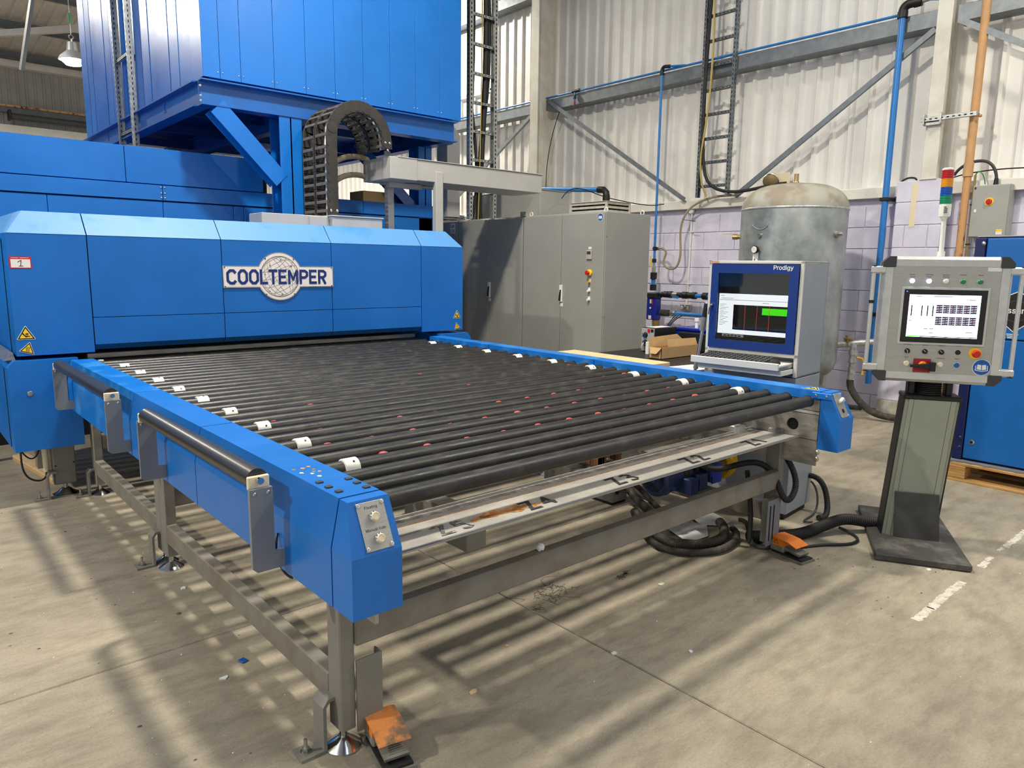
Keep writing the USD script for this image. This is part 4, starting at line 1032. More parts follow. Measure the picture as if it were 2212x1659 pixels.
MB().box(CX + .1, CX + .8, 7.90, 8.85, .0, CZ + .015, .004).build('body', 'cab_grey2', c4, smooth=False)
MB().box(CX + .097, CX + .1, 8.36, 8.364, .1, CZ).build('door_seam', 'gap', c4, smooth=False)
pn = MB().box(CX + .094, CX + .1, 8.10, 8.27, 1.88, 2.01, .002).build('nameplate', 'navy', c4, smooth=False)
q = MB(); q.box(CX + .0932, CX + .094, 8.13, 8.24, 1.965, 1.985); q.box(CX + .0932, CX + .094, 8.15, 8.24, 1.92, 1.94); q.build('print', 'white', pn, smooth=False, kind='stuff')
def vent(name, label, x0, x1, y0, y1, z0, z1):
    t = thing(name, label, 'vent', ((x0 + x1) / 2, (y0 + y1) / 2, z0))
    MB().box(x0 + .02, x1 - .02, y0 + .02, y1 - .02, z0, z1).build('core', 'dark_void', t, smooth=False)
    q = MB()
    for a in (x0, x1 - .025):
        for b in (y0, y1 - .025): q.box(a, a + .025, b, b + .025, z0, z1, .003)
    q.build('corner', 'vent_grey', t, smooth=False)
    for k in range(3):
        z = z0 + .004 + k * (z1 - z0 - .03) / 2
        MB().box(x0 + .004, x1 - .004, y0 + .004, y1 - .004, z, z + .024, .002).build('louvre', 'vent_grey', t, smooth=False)
    MB().box(x0 - .004, x1 + .004, y0 - .004, y1 + .004, z1, z1 + .006, .002).build('cap', 'vent_grey', t, smooth=False)
    return t
vent('roof_vent', 'dusty louvred fan vent on top of the switch cabinet', 5.62, 6.0, 4.98, 5.5, 2.04, 2.15)
v2 = vent('roof_vent', 'dusty louvred vent with a small white logo on the low cabinet behind the hood', 5.64, 6.1, 7.95, 8.8, 2.055, 2.15)
MB().box(5.632, 5.638, 8.22, 8.32, 2.08, 2.145).build('badge', 'white', v2, smooth=False)
rc = thing('rear_cabinet', 'tall plain grey cabinet standing behind the row of control cabinets', 'cabinet', (6.5, 7.2, 0))
MB().box(6.24, 6.76, 6.62, 8.0, 0, 2.42, .004).build('body', 'cab_grey2', rc, smooth=False)
MB().box(6.23, 6.79, 6.61, 8.01, 2.42, 2.43, .002).build('lid', 'cab_grey', rc, smooth=False)
MB().box(6.242, 6.25, 7.05, 7.054, .1, 2.4).build('seam', 'gap', rc, smooth=False)
fl_ = thing('furnace_box', 'brown cardboard boxes and sacking lying on the furnace step behind the chain', 'boxes', (4.5, 7.3, 2.16))
for a, b, z in ((4.18, 4.5, .14), (4.52, 4.62, .13), (4.64, 4.74, .10)):
    MB().box(a, b, 7.3, 7.6, 2.16, 2.16 + z, .004).build('carton', 'cardboard', fl_, smooth=False)
sk = trimesh.creation.icosphere(3, 1.0); v = sk.vertices * [.18, .12, .05] + [4.9, 7.35, 2.20]; v += (meshkit.fbm(v * 9) - .5)[:, None] * .05
MB().raw(v, sk.faces).build('sack', 'sack', fl_)
fb = thing('carton', 'crumpled open carton on the furnace step beside the blue post', 'box', (3.35, 7.4, 2.16))
MB().hull([(3.25, 7.2, 2.16), (3.5, 7.2, 2.16), (3.22, 7.2, 2.24), (3.46, 7.25, 2.29), (3.25, 7.5, 2.16), (3.5, 7.5, 2.16), (3.3, 7.5, 2.27)]).build('body', 'cardboard', fb, smooth=False)
MB().hull([(3.30, 7.19, 2.26), (3.46, 7.19, 2.29), (3.32, 7.2, 2.31), (3.44, 7.2, 2.32)]).build('flap', 'cardboard', fb, smooth=False)

# ================================================================== TANK
TKx, TKy, TR = 6.98, 3.70, .503
TN = thing('air_receiver_tank', 'tall galvanised air receiver tank with a dusty domed top', 'tank', (TKx, TKy, 0))
MB().lathe([(TR, .62), (TR, 2.075)], (TKx, TKy, 0), n=72).build('shell', 'tank', TN, smooth=40)
MB().lathe([(TR, 2.075)] + [(TR * math.cos(a) ** .62, 2.085 + .245 * math.sin(a)) for a in np.linspace(0.02, math.pi / 2 - .02, 18)] + [(0, 2.33)], (TKx, TKy, 0), n=72).build('dome', 'tank_dome', TN, smooth=60)
MB().lathe([(TR, .62)] + [(TR * math.cos(a) ** .62, .61 - .245 * math.sin(a)) for a in np.linspace(0.02, math.pi / 2 - .02, 14)] + [(0, .365)], (TKx, TKy, 0), n=72).build('lower_dome', 'tank', TN, smooth=60)
MB().lathe([(TR + .001, 2.066), (TR + .006, 2.072), (TR + .006, 2.08), (TR + .001, 2.088)], (TKx, TKy, 0), n=72).build('weld_seam', 'galv', TN)
for a in (.6, 2.7, 4.8):
    MB().bar((TKx + .4 * math.cos(a), TKy + .4 * math.sin(a), 0), (TKx + .4 * math.cos(a), TKy + .4 * math.sin(a), .62), .07, .05).build('leg', 'galv', TN, smooth=False)
MB().lathe([(.05, 2.33), (.05, 2.342), (.03, 2.345), (.022, 2.36), (.022, 2.43), (0, 2.43)], (TKx, TKy, 0), n=20).build('top_valve', 'brass', TN)
to_cam = unit([-TKx, -TKy, 0]); sidev = np.array([to_cam[1], -to_cam[0], 0])   # sidev: to the left in view
if np.dot(sidev, right) > 0: sidev = -sidev
def on_tank(q, z, out=0.0):
    """point on the shell, q: metres to the right of the axis as seen from the aisle"""
    a = math.asin(max(-1, min(1, q / TR)))
    d = math.cos(a) * to_cam - math.sin(a) * sidev
    return np.array([TKx, TKy, 0]) + d * (TR + out) + np.array([0, 0, z]), d
p, d = on_tank(-.18, 2.27)
MB().flat(sbox(-.022, -.03, .022, .03).difference(Point(0, .008).buffer(.011)), .006, frame(np.array([TKx, TKy, 2.265]) + to_cam * .2 + sidev * .16, -sidev, (0, 0, 1))).build('lifting_lug', 'galv_dark', TN, smooth=False)
p, d = on_tank(-.29, 1.815)
MB().tube([p, p + d * .02], .02, 14).build('fitting', 'steel', TN)
p, d = on_tank(-.30, 1.68, .03)
g = MB().lathe([(0, .03), (.034, .03), (.036, .025), (.036, 0), (0, 0)], p, d, 28).build('pressure_gauge', 'black', TN)
MB().lathe([(0, .0015), (.031, .0015), (.031, 0)], p + d * .03, d, 28).build('dial', 'white', g)
MB().bar(p + d * .0325 + np.array([0, 0, -.006]) - sidev * .004, p + d * .0325 + np.array([0, 0, .02]) + sidev * .012, .002, .001).build('needle', 'black', g)
MB().tube([p, p - d * .03], .01, 10).build('stem', 'brass', g)
p, d = on_tank(-.30, 1.61, .002)
tg = MB().box(-.045, .045, -.05, .045, 0, .001, tf=frame(p, -sidev, (0, 0, 1))).build('inspection_tag', 'white', TN, smooth=False)
q = MB(); q.box(-.03, -.022, -.04, -.014, .001, .0015, tf=frame(p, -sidev, (0, 0, 1))); q.box(.0, .022, -.04, -.034, .001, .0015, tf=frame(p, -sidev, (0, 0, 1))); q.build('lettering', 'ink', tg, smooth=False)
p, d = on_tank(.39, 1.83)
q = MB(); q.tube([p, p + d * .03], .034, 16); q.tube([p + d * .03, p + d * .045], .024, 8); q.tube([p + d * .045, p + d * .07], .017, 6); q.build('pipe_stub', 'steel', TN)
p = np.array([TKx, TKy, 1.815]) + sidev * TR + to_cam * .05
q = MB(); q.tube([p - sidev * .02, p + sidev * .02], .022, 14); q.tube([p + sidev * .02, p + sidev * .07], .027, 10); q.build('ball_valve', 'brass', TN)
MB().bar(p + sidev * .03 + np.array([0, 0, .035]), p + sidev * .17 + np.array([0, 0, .035]), .022, .008, b=.003).build('valve_lever', 'yellow', TN, smooth=False)
q = MB(); q.tube(spline([on_tank(-.37, 1.92)[0], on_tank(-.35, 1.9, .004)[0], on_tank(-.31, 1.875, .004)[0], on_tank(-.27, 1.875, .004)[0], on_tank(-.23, 1.905, .004)[0], on_tank(-.225, 1.93)[0]], 20), .004, 6); q.build('plate_bracket', 'galv', TN)
# outlet pipework to the wall
OP = thing('outlet_pipework', 'galvanised and brass valves between the tank and the pier, hose below', 'pipework', (7.2, 3.2, .42))
tpipe = [np.array([6.98 + .503 * .9, 3.70 - .503 * .45, .745]), np.array([7.33, 3.28, .75]), np.array([7.36, 3.16, .762]), np.array([7.42, 2.98, .79]), np.array([7.6, 2.75, .83])]
MB().tube(spline([(7.18, 3.39, .735), (7.25, 3.36, .735), (7.31, 3.28, .75), (7.345, 3.18, .765)], 16), .036, 14).build('elbow', 'galv', OP)
MB().lathe([(0, .07), (.03, .07), (.034, .05), (.046, .045), (.046, .03), (.034, .025), (.034, -.03), (0, -.03)], (7.335, 3.205, .775), n=16).build('brass_union', 'brass', OP)
MB().tube([(7.345, 3.18, .765), (7.39, 3.06, .785), (7.44, 2.95, .80)], .032, 14).build('tee_run', 'galv', OP)
MB().tube([(7.44, 2.95, .80), (7.52, 2.80, .81), (7.70, 2.64, .83)], [.04, .03, .03], 12).build('coupling', 'black_rubber', OP)
q = MB()
for r, a, b in ((.034, .77, .70), (.044, .70, .655), (.036, .655, .60), (.042, .60, .575), (.03, .575, .52), (.036, .52, .40)): q.cyl((7.35, 3.155, a), (7.35, 3.155, b), r, 14)
q.build('ball_valve', 'galv', OP, smooth=40)
MB().tube([(7.36, 3.12, .63), (7.38, 3.07, .62), (7.39, 3.05, .57), (7.385, 3.06, .46)], .011, 8).build('valve_lever', 'yellow_guard', OP)
MB().tube([(7.42, 2.96, .75), (7.42, 2.96, .64)], .01, 8).build('valve_lever', 'yellow_guard', OP)
AH = MB().tube(spline([(7.35, 3.155, .42), (7.35, 3.15, .33), (7.37, 3.08, .21), (7.43, 2.95, .09), (7.49, 2.80, .05), (7.55, 2.62, .05), (7.62, 2.3, .04), (7.7, 1.9, .035)], 60), .034, 14).build('air_hose', 'hose_dusty', None, label='thick dark air hose sagging from the tank valve to the floor', cat='hose')
MB().tube([(7.55, 3.95, .03), (7.6, 3.5, .05), (7.42, 3.06, .11)], .022, 10).build('floor_pipe', 'plastic_dark', None, label='loose dark pipe lying on the floor by the wall behind the tank hose', cat='pipe')

# ================================================================== WALL SERVICES
BP = thing('air_pipe', 'thick blue vertical air pipe on the wall between tank and pier', 'pipe', (7.90, 3.205, 0))
MB().tube([(7.90, 3.205, .3), (7.90, 3.205, 3.97)], .031, 20).build('pipe', 'pipe_blue', BP)
q = MB(); q.tube([(7.90, 3.205, 3.96), (7.90, 3.205, 4.02)], .048, 18); q.build('collar', 'black', BP)
MB().tube(arc((7.90, 3.145, 4.02), .06, math.pi, math.pi / 2, (0, -1, 0), (0, 0, 1), 10) + [np.array([7.905, 3.09, 4.085])], .042, 16).build('elbow', 'black', BP)
MB().tube([(7.905, 3.11, 4.08), (7.91, 3.04, 4.085)], .047, 16).build('collar', 'black', BP)
MB().tube([(7.91, 3.04, 4.085), (7.93, 2.98, 4.09)], [.025, .018], 10).build('reducer', 'steel', BP)
q = MB(); q.box(7.86, 8.0, 3.155, 3.25, 2.20, 2.235, .006); q.box(7.96, 8.1, 3.15, 3.18, 2.20, 2.235, .004); q.build('pipe_clip', 'black', BP)
q = MB(); q.box(7.86, 8.0, 3.155, 3.25, 1.02, 1.06, .006); q.build('pipe_clip', 'black', BP)
MB().tube([(7.93, 2.98, 4.09), (7.935, 2.8, 4.05), (7.93, 2.6, 4.04), (7.93, -1, 4.04)], .014, 10).build('air_main', 'pipe_blue', None, label='thin blue air main along the rail right of the thick blue pipe', cat='pipe')
AM = thing('air_main', 'thin blue air main lying along the sheeting rail across the wall', 'pipe', (7.935, 6, 4.0))
MB().tube([(7.935, 3.24, 4.005), (7.935, 8.32, 4.005)], .0135, 10).build('pipe', 'pipe_blue', AM)
MB().tube([(7.935, 8.56, 4.005), (7.935, 16, 4.005)], .0135, 10).build('pipe', 'pipe_blue', AM)
MB().tube([(7.935, 7.72, 4.005), (7.92, 7.7, 3.97), (7.915, 7.7, 3.86)], .013, 8).build('drop', 'pipe_blue', AM)
q = MB(); q.tube([(7.935, 7.76, 4.01), (7.935, 7.62, 4.01)], .024, 10); q.tube([(7.92, 7.7, 3.95), (7.915, 7.7, 3.90)], .022, 10); q.build('fitting', 'black', AM)
MB().tube([(7.915, 7.7, 3.86), (7.91, 7.7, 3.80)], .016, 10).build('drain_cock', 'red_dark', AM)
MB().tube(spline([(7.97, 8.05, 3.8), (7.98, 8.2, 3.5), (7.99, 8.33, 3.0), (7.99, 8.34, 2.6)], 20), .006, 6).build('loose_wire', 'black', None, label='thin black wire dangling beside the far white column', cat='wire')
DP = thing('air_drop', 'thin blue air pipe dropping down the wall to the blue filter', 'pipe', (7.88, 6.105, 1.15))
MB().tube([(7.88, 6.105, 1.6), (7.88, 6.115, 3.99)], .016, 12).build('pipe', 'pipe_blue', DP)
q = MB(); q.tube(arc((7.88, 6.07, 3.99), .045, math.pi, math.pi / 2, (0, -1, 0), (0, 0, 1), 8) + [np.array([7.9, 6.0, 4.03])], .022, 10); q.tube([(7.88, 6.115, 3.94), (7.88, 6.115, 3.99)], .026, 10); q.build('elbow', 'black', DP)
MB().tube([(7.9, 6.0, 4.03), (7.92, 5.9, 4.02), (7.93, 5.8, 4.01)], .014, 8).build('branch', 'pipe_blue', DP)
q = MB(); q.tube([(7.88, 6.105, 1.72), (7.88, 6.105, 1.77)], .026, 12); q.tube([(7.88, 6.13, 1.745), (7.88, 6.04, 1.745)], .018, 10); q.tube([(7.88, 6.105, 1.61), (7.88, 6.105, 1.56)], .028, 12); q.tube([(7.88, 6.105, 1.43), (7.88, 6.105, 1.34)], .044, 14); q.tube([(7.88, 6.105, 1.27), (7.88, 6.105, 1.19)], .044, 14); q.build('coupling', 'black', DP)
q = MB(); q.tube([(7.88, 6.105, 1.56), (7.88, 6.105, 1.50)], .018, 12); q.tube([(7.88, 6.105, 1.50), (7.88, 6.105, 1.43)], .028, 8); q.build('ball_valve', 'steel', DP)
MB().bar((7.87, 6.15, 1.50), (7.86, 6.155, 1.65), .014, .006).build('valve_lever', 'yellow', DP, smooth=False)
MB().tube([(7.88, 6.105, 1.35), (7.88, 6.105, 1.26)], .029, 14).build('wide_pipe', 'pipe_blue', DP)
HS = MB().tube(spline([(7.88, 6.04, 1.745), (7.88, 5.98, 1.745), (7.885, 5.925, 1.70), (7.885, 5.95, 1.60), (7.88, 5.93, 1.52), (7.88, 5.86, 1.485), (7.88, 5.76, 1.495), (7.88, 5.70, 1.60), (7.90, 5.715, 1.85), (7.90, 5.70, 2.08), (7.92, 5.62, 2.23), (7.94, 5.45, 2.33), (7.98, 5.25, 2.375), (7.99, 5.0, 2.375)], 90), .0145, 10).build('brown_hose', 'cable_tan', None, label='looping brown rubber hose on the lilac wall beside the thin blue drop pipe', cat='hose')
FT = thing('air_filter', 'dark blue compressed air filter with a black head on the wall', 'air filter', (7.86, 6.06, .79))
MB().box(7.80, 7.92, 5.985, 6.145, .80, 1.09, .012).build('body', 'filter_blue', FT)
MB().box(7.79, 7.93, 5.975, 6.16, 1.09, 1.165, .012).build('head', 'black', FT)
q = MB(); q.box(7.797, 7.80, 6.06, 6.085, 1.02, 1.075); q.box(7.797, 7.80, 6.055, 6.10, .80 + .01, .86); q.build('label_plate', 'white', FT, smooth=False)
MB().box(7.797, 7.80, 6.035, 6.052, 1.01, 1.075).build('label_plate', 'red', FT, smooth=False)
MB().lathe([(0, .002), (.014, .002), (.014, 0)], (7.80, 6.075, .96), (-1, 0, 0), 16).build('badge', 'white', FT)
q = MB(); q.tube([(7.86, 6.06, .80), (7.86, 6.06, .73)], .018, 10); q.box(7.81, 7.91, 5.99, 6.04, .72, .80, .006); q.build('drain', 'brass', FT)
q = MB(); q.text('FILTER', .022, (7.789, 6.06, 1.125), (0, -1, 0), (0, 0, 1), .0006, True)
def pipe_run(name, label, z, xs_, y0, y1):
    t = thing(name, label, 'pipe', (7.88, (y0 + y1) / 2, z))
    MB().tube([(7.88, y0, z), (7.88, y1, z)], .027, 14).build('pipe', 'pipe_blue', t)
    for k, (a, b, r, m) in enumerate(xs_):
        MB().tube([(7.88, a, z), (7.88, b, z)], r, 14).build('coupling' if m == 'black' else 'valve', m, t)
    return t
pr1 = pipe_run('branch_pipe', 'upper blue branch pipe with black couplings right of the air filter', 1.145, ((5.96, 5.93, .035, 'black'), (5.92, 5.85, .042, 'black'), (5.83, 5.79, .046, 'black'), (5.79, 5.70, .034, 'steel'), (5.70, 5.64, .036, 'black'), (5.62, 5.55, .046, 'black'), (5.55, 5.47, .04, 'black'), (5.47, 5.42, .046, 'black'), (5.31, 5.24, .046, 'black')), 5.97, 5.20)
MB().bar((7.85, 5.76, 1.12), (7.84, 5.66, 1.115), .012, .03).build('valve_lever', 'pipe_blue', pr1, smooth=False)
pr2 = pipe_run('branch_pipe', 'lower blue branch pipe with dusty couplings below the double socket', .90, ((5.95, 5.83, .044, 'hose_dusty'), (5.83, 5.79, .034, 'plastic_dark'), (5.79, 5.72, .04, 'steel')), 5.97, 4.9)
MB().bar((7.85, 5.75, .90), (7.84, 5.62, .895), .012, .03).build('valve_lever', 'pipe_blue', pr2, smooth=False)
sk_ = thing('double_socket', 'metal-clad double socket with a white plug on the lilac wall', 'socket', (8.07, 5.695, .94))
MB().box(8.04, 8.1, 5.61, 5.775, .94, 1.02, .008).build('box', 'steel', sk_, smooth=False)
q = MB(); q.box(8.035, 8.04, 5.635, 5.665, .955, 1.0, .002); q.box(8.035, 8.04, 5.68, 5.70, .985, 1.01, .002); q.build('rocker', 'white', sk_, smooth=False)
MB().lathe([(0, .03), (.022, .03), (.026, .0)], (8.04, 5.745, .975), (-1, 0, 0), 14).build('plug', 'white', sk_)
CO = thing('conduit', 'white conduit with a round junction box running down the lilac wall', 'conduit', (8.07, 5.68, 1.02))
MB().tube([(8.075, 5.695, 1.02), (8.075, 5.685, 1.3), (8.075, 5.68, 2.23)], .011, 10).build('tube', 'white', CO)
MB().lathe([(0, .035), (.034, .035), (.036, .03), (.036, 0)], (8.085, 5.684, 2.225), (-1, 0, 0), 22).build('junction_box', 'white', CO)
MB().tube(spline([(8.07, 5.74, 2.0), (8.06, 5.745, 2.25), (8.04, 5.72, 2.37), (8.06, 5.6, 2.38)], 20), .004, 6).build('cable', 'white', CO)
q = MB()
for z in (1.28, 1.95): q.box(8.06, 8.09, 5.655, 5.71, z, z + .012, .002)
q.build('saddle', 'white', CO, smooth=False)
MB().tube([(7.9, 5.70, 2.11), (7.87, 5.56, 2.09), (7.87, 5.48, 2.08)], .004, 6).build('cable_tie', 'black', None, label='long black cable tie end sticking out from the brown hose', cat='cable tie')
q = MB()
for k in range(3): q.tube(spline([(7.93, 5.75 - k * .06, .88), (7.92, 5.80 - k * .03, .82), (7.9, 5.86 - k * .02, .72), (7.9, 5.86, .55)], 20), .006, 6)
q.build('blue_tube', 'navy', None, label='thin dark blue air tubes hanging below the lower branch pipe', cat='tube', kind='stuff')
BL = thing('bulkhead_light', 'round tarnished bulkhead light leaning on the wall ledge', 'light', (7.98, 4.51, 2.37))
ax = unit((-.75, -.1, -.35))
MB().lathe([(0, .04), (.05, .035), (.085, .02), (.09, 0), (.05, -.05), (0, -.05)], (7.96, 4.53, 2.50), ax, 26).build('dome', 'brass', BL)
MB().lathe([(.092, .01), (.098, .004), (.092, -.01)], (7.96, 4.53, 2.50), ax, 26).build('rim', 'steel', BL)
MB().box(8.06, 8.075, 4.36, 4.58, 2.37, 2.6, .004).build('back_plate', 'cream', BL, smooth=False)
MB().tube(spline([(8.0, 4.7, 2.43), (8.0, 4.62, 2.50), (7.99, 4.8, 2.52), (7.99, 4.9, 2.46), (8.0, 4.75, 2.42)], 30), .003, 5).build('wire', 'white', BL)
# blue pipe over the cabinets
RP = thing('air_pipe', 'horizontal blue air pipe above the cabinets, ending in a black elbow', 'pipe', (6.9, 6.8, 2.4))
MB().tube([(6.9, 8.4, 2.60), (6.9, 6.22, 2.44)], .03, 16).build('pipe', 'pipe_blue', RP)
MB().tube([(6.9, 6.26, 2.443), (6.9, 6.17, 2.435), (6.9, 6.13, 2.40), (6.9, 6.125, 2.36)], .042, 14).build('elbow', 'black', RP)
MB().tube([(6.9, 6.125, 2.37), (6.9, 6.125, 2.29)], .046, 14).build('collar', 'black', RP)
MB().tube([(6.9, 6.125, 2.30), (6.9, 6.125, 1.9)], .026, 14).build('drop', 'pipe_blue', RP)
q = MB()
q.tube(spline([(6.3, 6.3, 2.30), (6.8, 6.25, 2.40), (6.9, 6.18, 2.36), (7.1, 6.0, 2.30), (7.4, 5.9, 2.27), (7.7, 5.85, 2.30)], 40), .006, 6)
q.build('loose_wire', 'black', None, label='thin black wires trailing over the cabinet tops to the ledge', cat='wire')
# tan pipe, isolator and cables on the right
TP = thing('downpipe', 'tan downpipe with a rusty lower half beside the pier', 'pipe', (7.95, 2.49, 0))
MB().tube([(7.95, 2.487, 2.40), (7.95, 2.487, 5.5)], .037, 20).build('upper_pipe', 'pipe_tan', TP)
MB().tube([(7.95, 2.487, 2.39), (7.95, 2.487, 2.52)], .043, 20).build('socket', 'pipe_tan', TP)
MB().tube([(7.95, 2.487, .1), (7.95, 2.487, 2.40)], .034, 20).build('lower_pipe', 'pipe_rust', TP)
SC = thing('strut_clamp', 'slotted metal strut clamping the tan pipe to the white column', 'bracket', (7.88, 2.65, 2.95))
MB().box(7.845, 7.885, 2.44, 2.92, 2.93, 2.97, .002).build('strut', 'galv', SC, smooth=False)
q = MB()
for y in np.arange(2.47, 2.9, .05): q.box(7.8435, 7.845, y, y + .022, 2.945, 2.955)
q.build('slot', 'dark_void', SC, smooth=False, kind='stuff')
for y in (2.74, 2.89): MB().box(7.83, 7.90, y - .008, y + .008, 2.90, 3.0, .002).build('beam_clamp', 'galv', SC, smooth=False)
MB().box(7.865, 7.898, 2.74, 2.90, 2.895, 2.925, .002).build('packer', 'galv', SC, smooth=False)
MB().lathe([(.04, -.012), (.043, -.012), (.043, .012), (.04, .012)], (7.95, 2.487, 2.95), n=20).build('pipe_ring', 'rail_steel', SC)
MB().lathe([(0, .02), (.012, .02), (.012, 0)], (7.9, 2.43, 2.93), (0, -1, 0), 10).build('bolt', 'rust', SC)
IB = thing('isolator_box', 'grey wall isolator box with a red and yellow rotary switch', 'switch box', (7.98, 2.275, 1.82))
MB().box(7.945, 8.10, 2.115, 2.425, 1.82, 2.30, .004).build('box', 'cab_grey2', IB, smooth=False)
lid = MB().box(7.93, 7.945, 2.12, 2.42, 1.825, 2.295, .004).build('lid', 'cab_grey2', IB, smooth=False)
MB().lathe([(0, .006), (.036, .006), (.038, 0)], (7.93, 2.277, 2.145), (-1, 0, 0), 28).build('switch_ring', 'yellow', lid)
q = MB(); q.lathe([(0, .022), (.024, .02), (.026, .006)], (7.93, 2.277, 2.145), (-1, 0, 0), 24); q.box(7.90, 7.915, 2.272, 2.282, 2.122, 2.168, .002); q.build('switch_knob', 'red', lid)
MB().box(7.926, 7.93, 2.375, 2.395, 2.05, 2.08, .002).build('lock', 'white', lid, smooth=False)
MB().box(7.9285, 7.93, 2.395, 2.41, 2.265, 2.285).build('badge', 'navy', lid, smooth=False)
wl = MB().box(7.9285, 7.93, 2.145, 2.195, 1.84, 1.89).build('warning_label', 'white', lid, smooth=False)
MB().box(7.928, 7.9285, 2.145, 2.195, 1.868, 1.89).build('band', 'yellow', wl, smooth=False)
IC = thing('supply_cable', 'thick dark cable arching over the column foot into the isolator box', 'cable', (7.98, 2.4, 2.3))
MB().tube(spline([(8.0, 2.62, 2.42), (7.98, 2.55, 2.49), (7.97, 2.42, 2.53), (7.97, 2.33, 2.51), (7.98, 2.275, 2.44), (7.985, 2.255, 2.33)], 40), .014, 10).build('cable', 'plastic_dark', IC)
MB().tube([(7.985, 2.255, 2.30), (7.985, 2.255, 2.36)], [.022, .017], 12).build('gland', 'black', IC)
MB().tube(spline([(8.02, 3.13, 2.34), (8.0, 3.08, 2.41), (7.97, 2.98, 2.42), (7.92, 2.93, 2.39)], 20), .009, 8).build('stub_cable', 'black', None, label='short black cable curling over the top of the block pier', cat='cable')
MB().tube(spline([(8.0, 2.62, 2.40), (7.97, 2.5, 2.42), (7.99, 2.3, 2.44), (8.0, 1.8, 2.42), (8.0, .8, 2.40)], 30), .006, 6).build('ledge_wire', 'black', None, label='thin black wire running along the ledge past the isolator box', cat='wire')
OC = thing('earth_conduit', 'thin olive green conduit between the tan pipe and the isolator box', 'conduit', (7.96, 2.42, .2))
MB().tube([(7.96, 2.425, .2), (7.96, 2.425, 2.40)], .011, 10).build('tube', 'conduit_olive', OC)
MB().tube(spline([(7.96, 2.425, 2.40), (7.95, 2.39, 2.43), (7.96, 2.35, 2.37), (7.97, 2.34, 2.31)], 16), .005, 6).build('wire', 'green', OC)
q = MB()
for z in (2.12, 1.75): q.box(7.945, 7.98, 2.408, 2.442, z, z + .012)
q.build('clip', 'black', OC, smooth=False)

# ================================================================== COMPUTER CABINET
def local(o, ang):
    d = np.array([math.sin(math.radians(ang)), math.cos(math.radians(ang)), 0]); t = np.eye(4)
    t[:3, 0] = (d[1], -d[0], 0); t[:3, 1] = d; t[:3, 3] = o
    return t
PT = local((3.98, 2.02, 0), 85)
PC = thing('computer_cabinet', 'grey floor-standing computer cabinet with a blue glazed door', 'cabinet', (3.98, 2.02, 0))
def pcb(*b, bev=.003, m='pc_grey', n='panel', par=None, **k):
    return MB(PT).box(*b, bev).build(n, m, par or PC, smooth=False, **k)
W, D = .592, .36
pcb(-W, 0, .0, D, .04, .868, n='base')
pcb(-W + .02, -.02, .02, D - .02, 0, .04, n='plinth', m='black')
pcb(-.012, 0, .0, D, .872, 1.545, n='side'); pcb(-W, -W + .012, .0, D, .872, 1.545, n='side')
pcb(-W, 0, D - .012, D, .872, 1.545, n='back'); pcb(-W, 0, .0, D, 1.533, 1.545, n='top', m='pc_light')
pcb(-W, 0, .02, D, .872, .884, n='shelf')
for a, b in ((-.022, .0), (-W, -W + .022)): pcb(a, b, -.006, .01, .872, 1.545, n='frame', m='pc_light')
pcb(-W, 0, -.006, .01, 1.527, 1.545, n='frame', m='pc_light'); pcb(-W, 0, -.006, .01, .985, 1.008, n='frame', m='pc_light')
dq = MB(PT)
Pd = sbox(-W + .024, 1.010, -.024, 1.524).difference(sbox(-W + .072, 1.062, -.075, 1.47))
dm = MB().prism([(0, 0), (1, 0), (0, 1)], 'y', 0, 1)
door = MB(PT).prism(Pd, 'y', -.018, -.006).build('door', 'door_blue', PC, smooth=False)
pcb(-W + .07, -.073, -.011, -.009, 1.06, 1.472, bev=0, n='pane', m='glass', par=door)
F3 = lambda x, y, z: (PT @ np.array([x, y, z, 1]))[:3]
RX, RZ = PT[:3, 0], np.array([0, 0, 1.0])
q = MB(); q.text('Prodigy', .024, F3(-.115, -.0185, 1.503), RX, RZ, .0008, True); q.build('lettering', 'white', door, smooth=False)
bd = pcb(-W, -W + .062, -.009, -.006, 1.528, 1.544, bev=0, n='maker_plate', m='orange_rusty')
q = MB(); q.text('MARCHCROFT', .007, F3(-W + .031, -.0092, 1.536), RX, RZ, .0006, True); q.build('lettering', 'white', bd, smooth=False)
q = MB(PT); q.lathe([(0, .014), (.009, .014), (.011, 0)], (-W + .04, -.018, 1.275), (0, -1, 0), 16); q.build('lock', 'chrome', door)
q = MB(PT); q.tube([(-W + .04, -.034, 1.275), (-W + .03, -.036, 1.25), (-W + .025, -.034, 1.215)], .004, 6); q.build('key', 'steel', door)
for k in range(9): MB(PT).box(-W - .002, -W, .08, .2, .25 + k * .05, .262 + k * .05).build('louvre', 'dark_void', PC, smooth=False)
q = MB(PT)
for k in range(20): q.box(-.592 - .0015, -.592, .03, .06, .2 + k * .03, .21 + k * .03)
KT = MB(PT); KT.box(-W + .03, -.03, -.20, .2, .945, .957, .002); KT.box(-W + .02, -.02, -.215, -.20, .93, .972, .004)
KT.build('keyboard_shelf', 'pc_light', PC, smooth=False)
pcb(-W + .045, -.02, -.17, .2, .895, .925, n='lower_drawer', m='pc_light')
pcb(-.038, -.026, -.2, .2, .93, .95, n='runner', m='steel')
KB = thing('keyboard', 'black dusty keyboard on the pulled-out cabinet shelf', 'keyboard', F3(-.33, -.12, .958))
MB(PT).hull([(-W + .045, -.185, .958), (-.10, -.185, .958), (-W + .045, -.045, .958), (-.10, -.045, .958), (-W + .045, -.185, .966), (-.10, -.185, .966), (-W + .045, -.045, .982), (-.10, -.045, .982)]).build('case', 'black_rubber', KB, smooth=False)
q = MB(PT)
for r in range(5):
    for c in range(15):
        x = -W + .055 + c * .0285; y = -.175 + r * .026; z = .967 + (y + .185) * .115
        q.box(x, x + .023, y, y + .02, z, z + .007, .002)
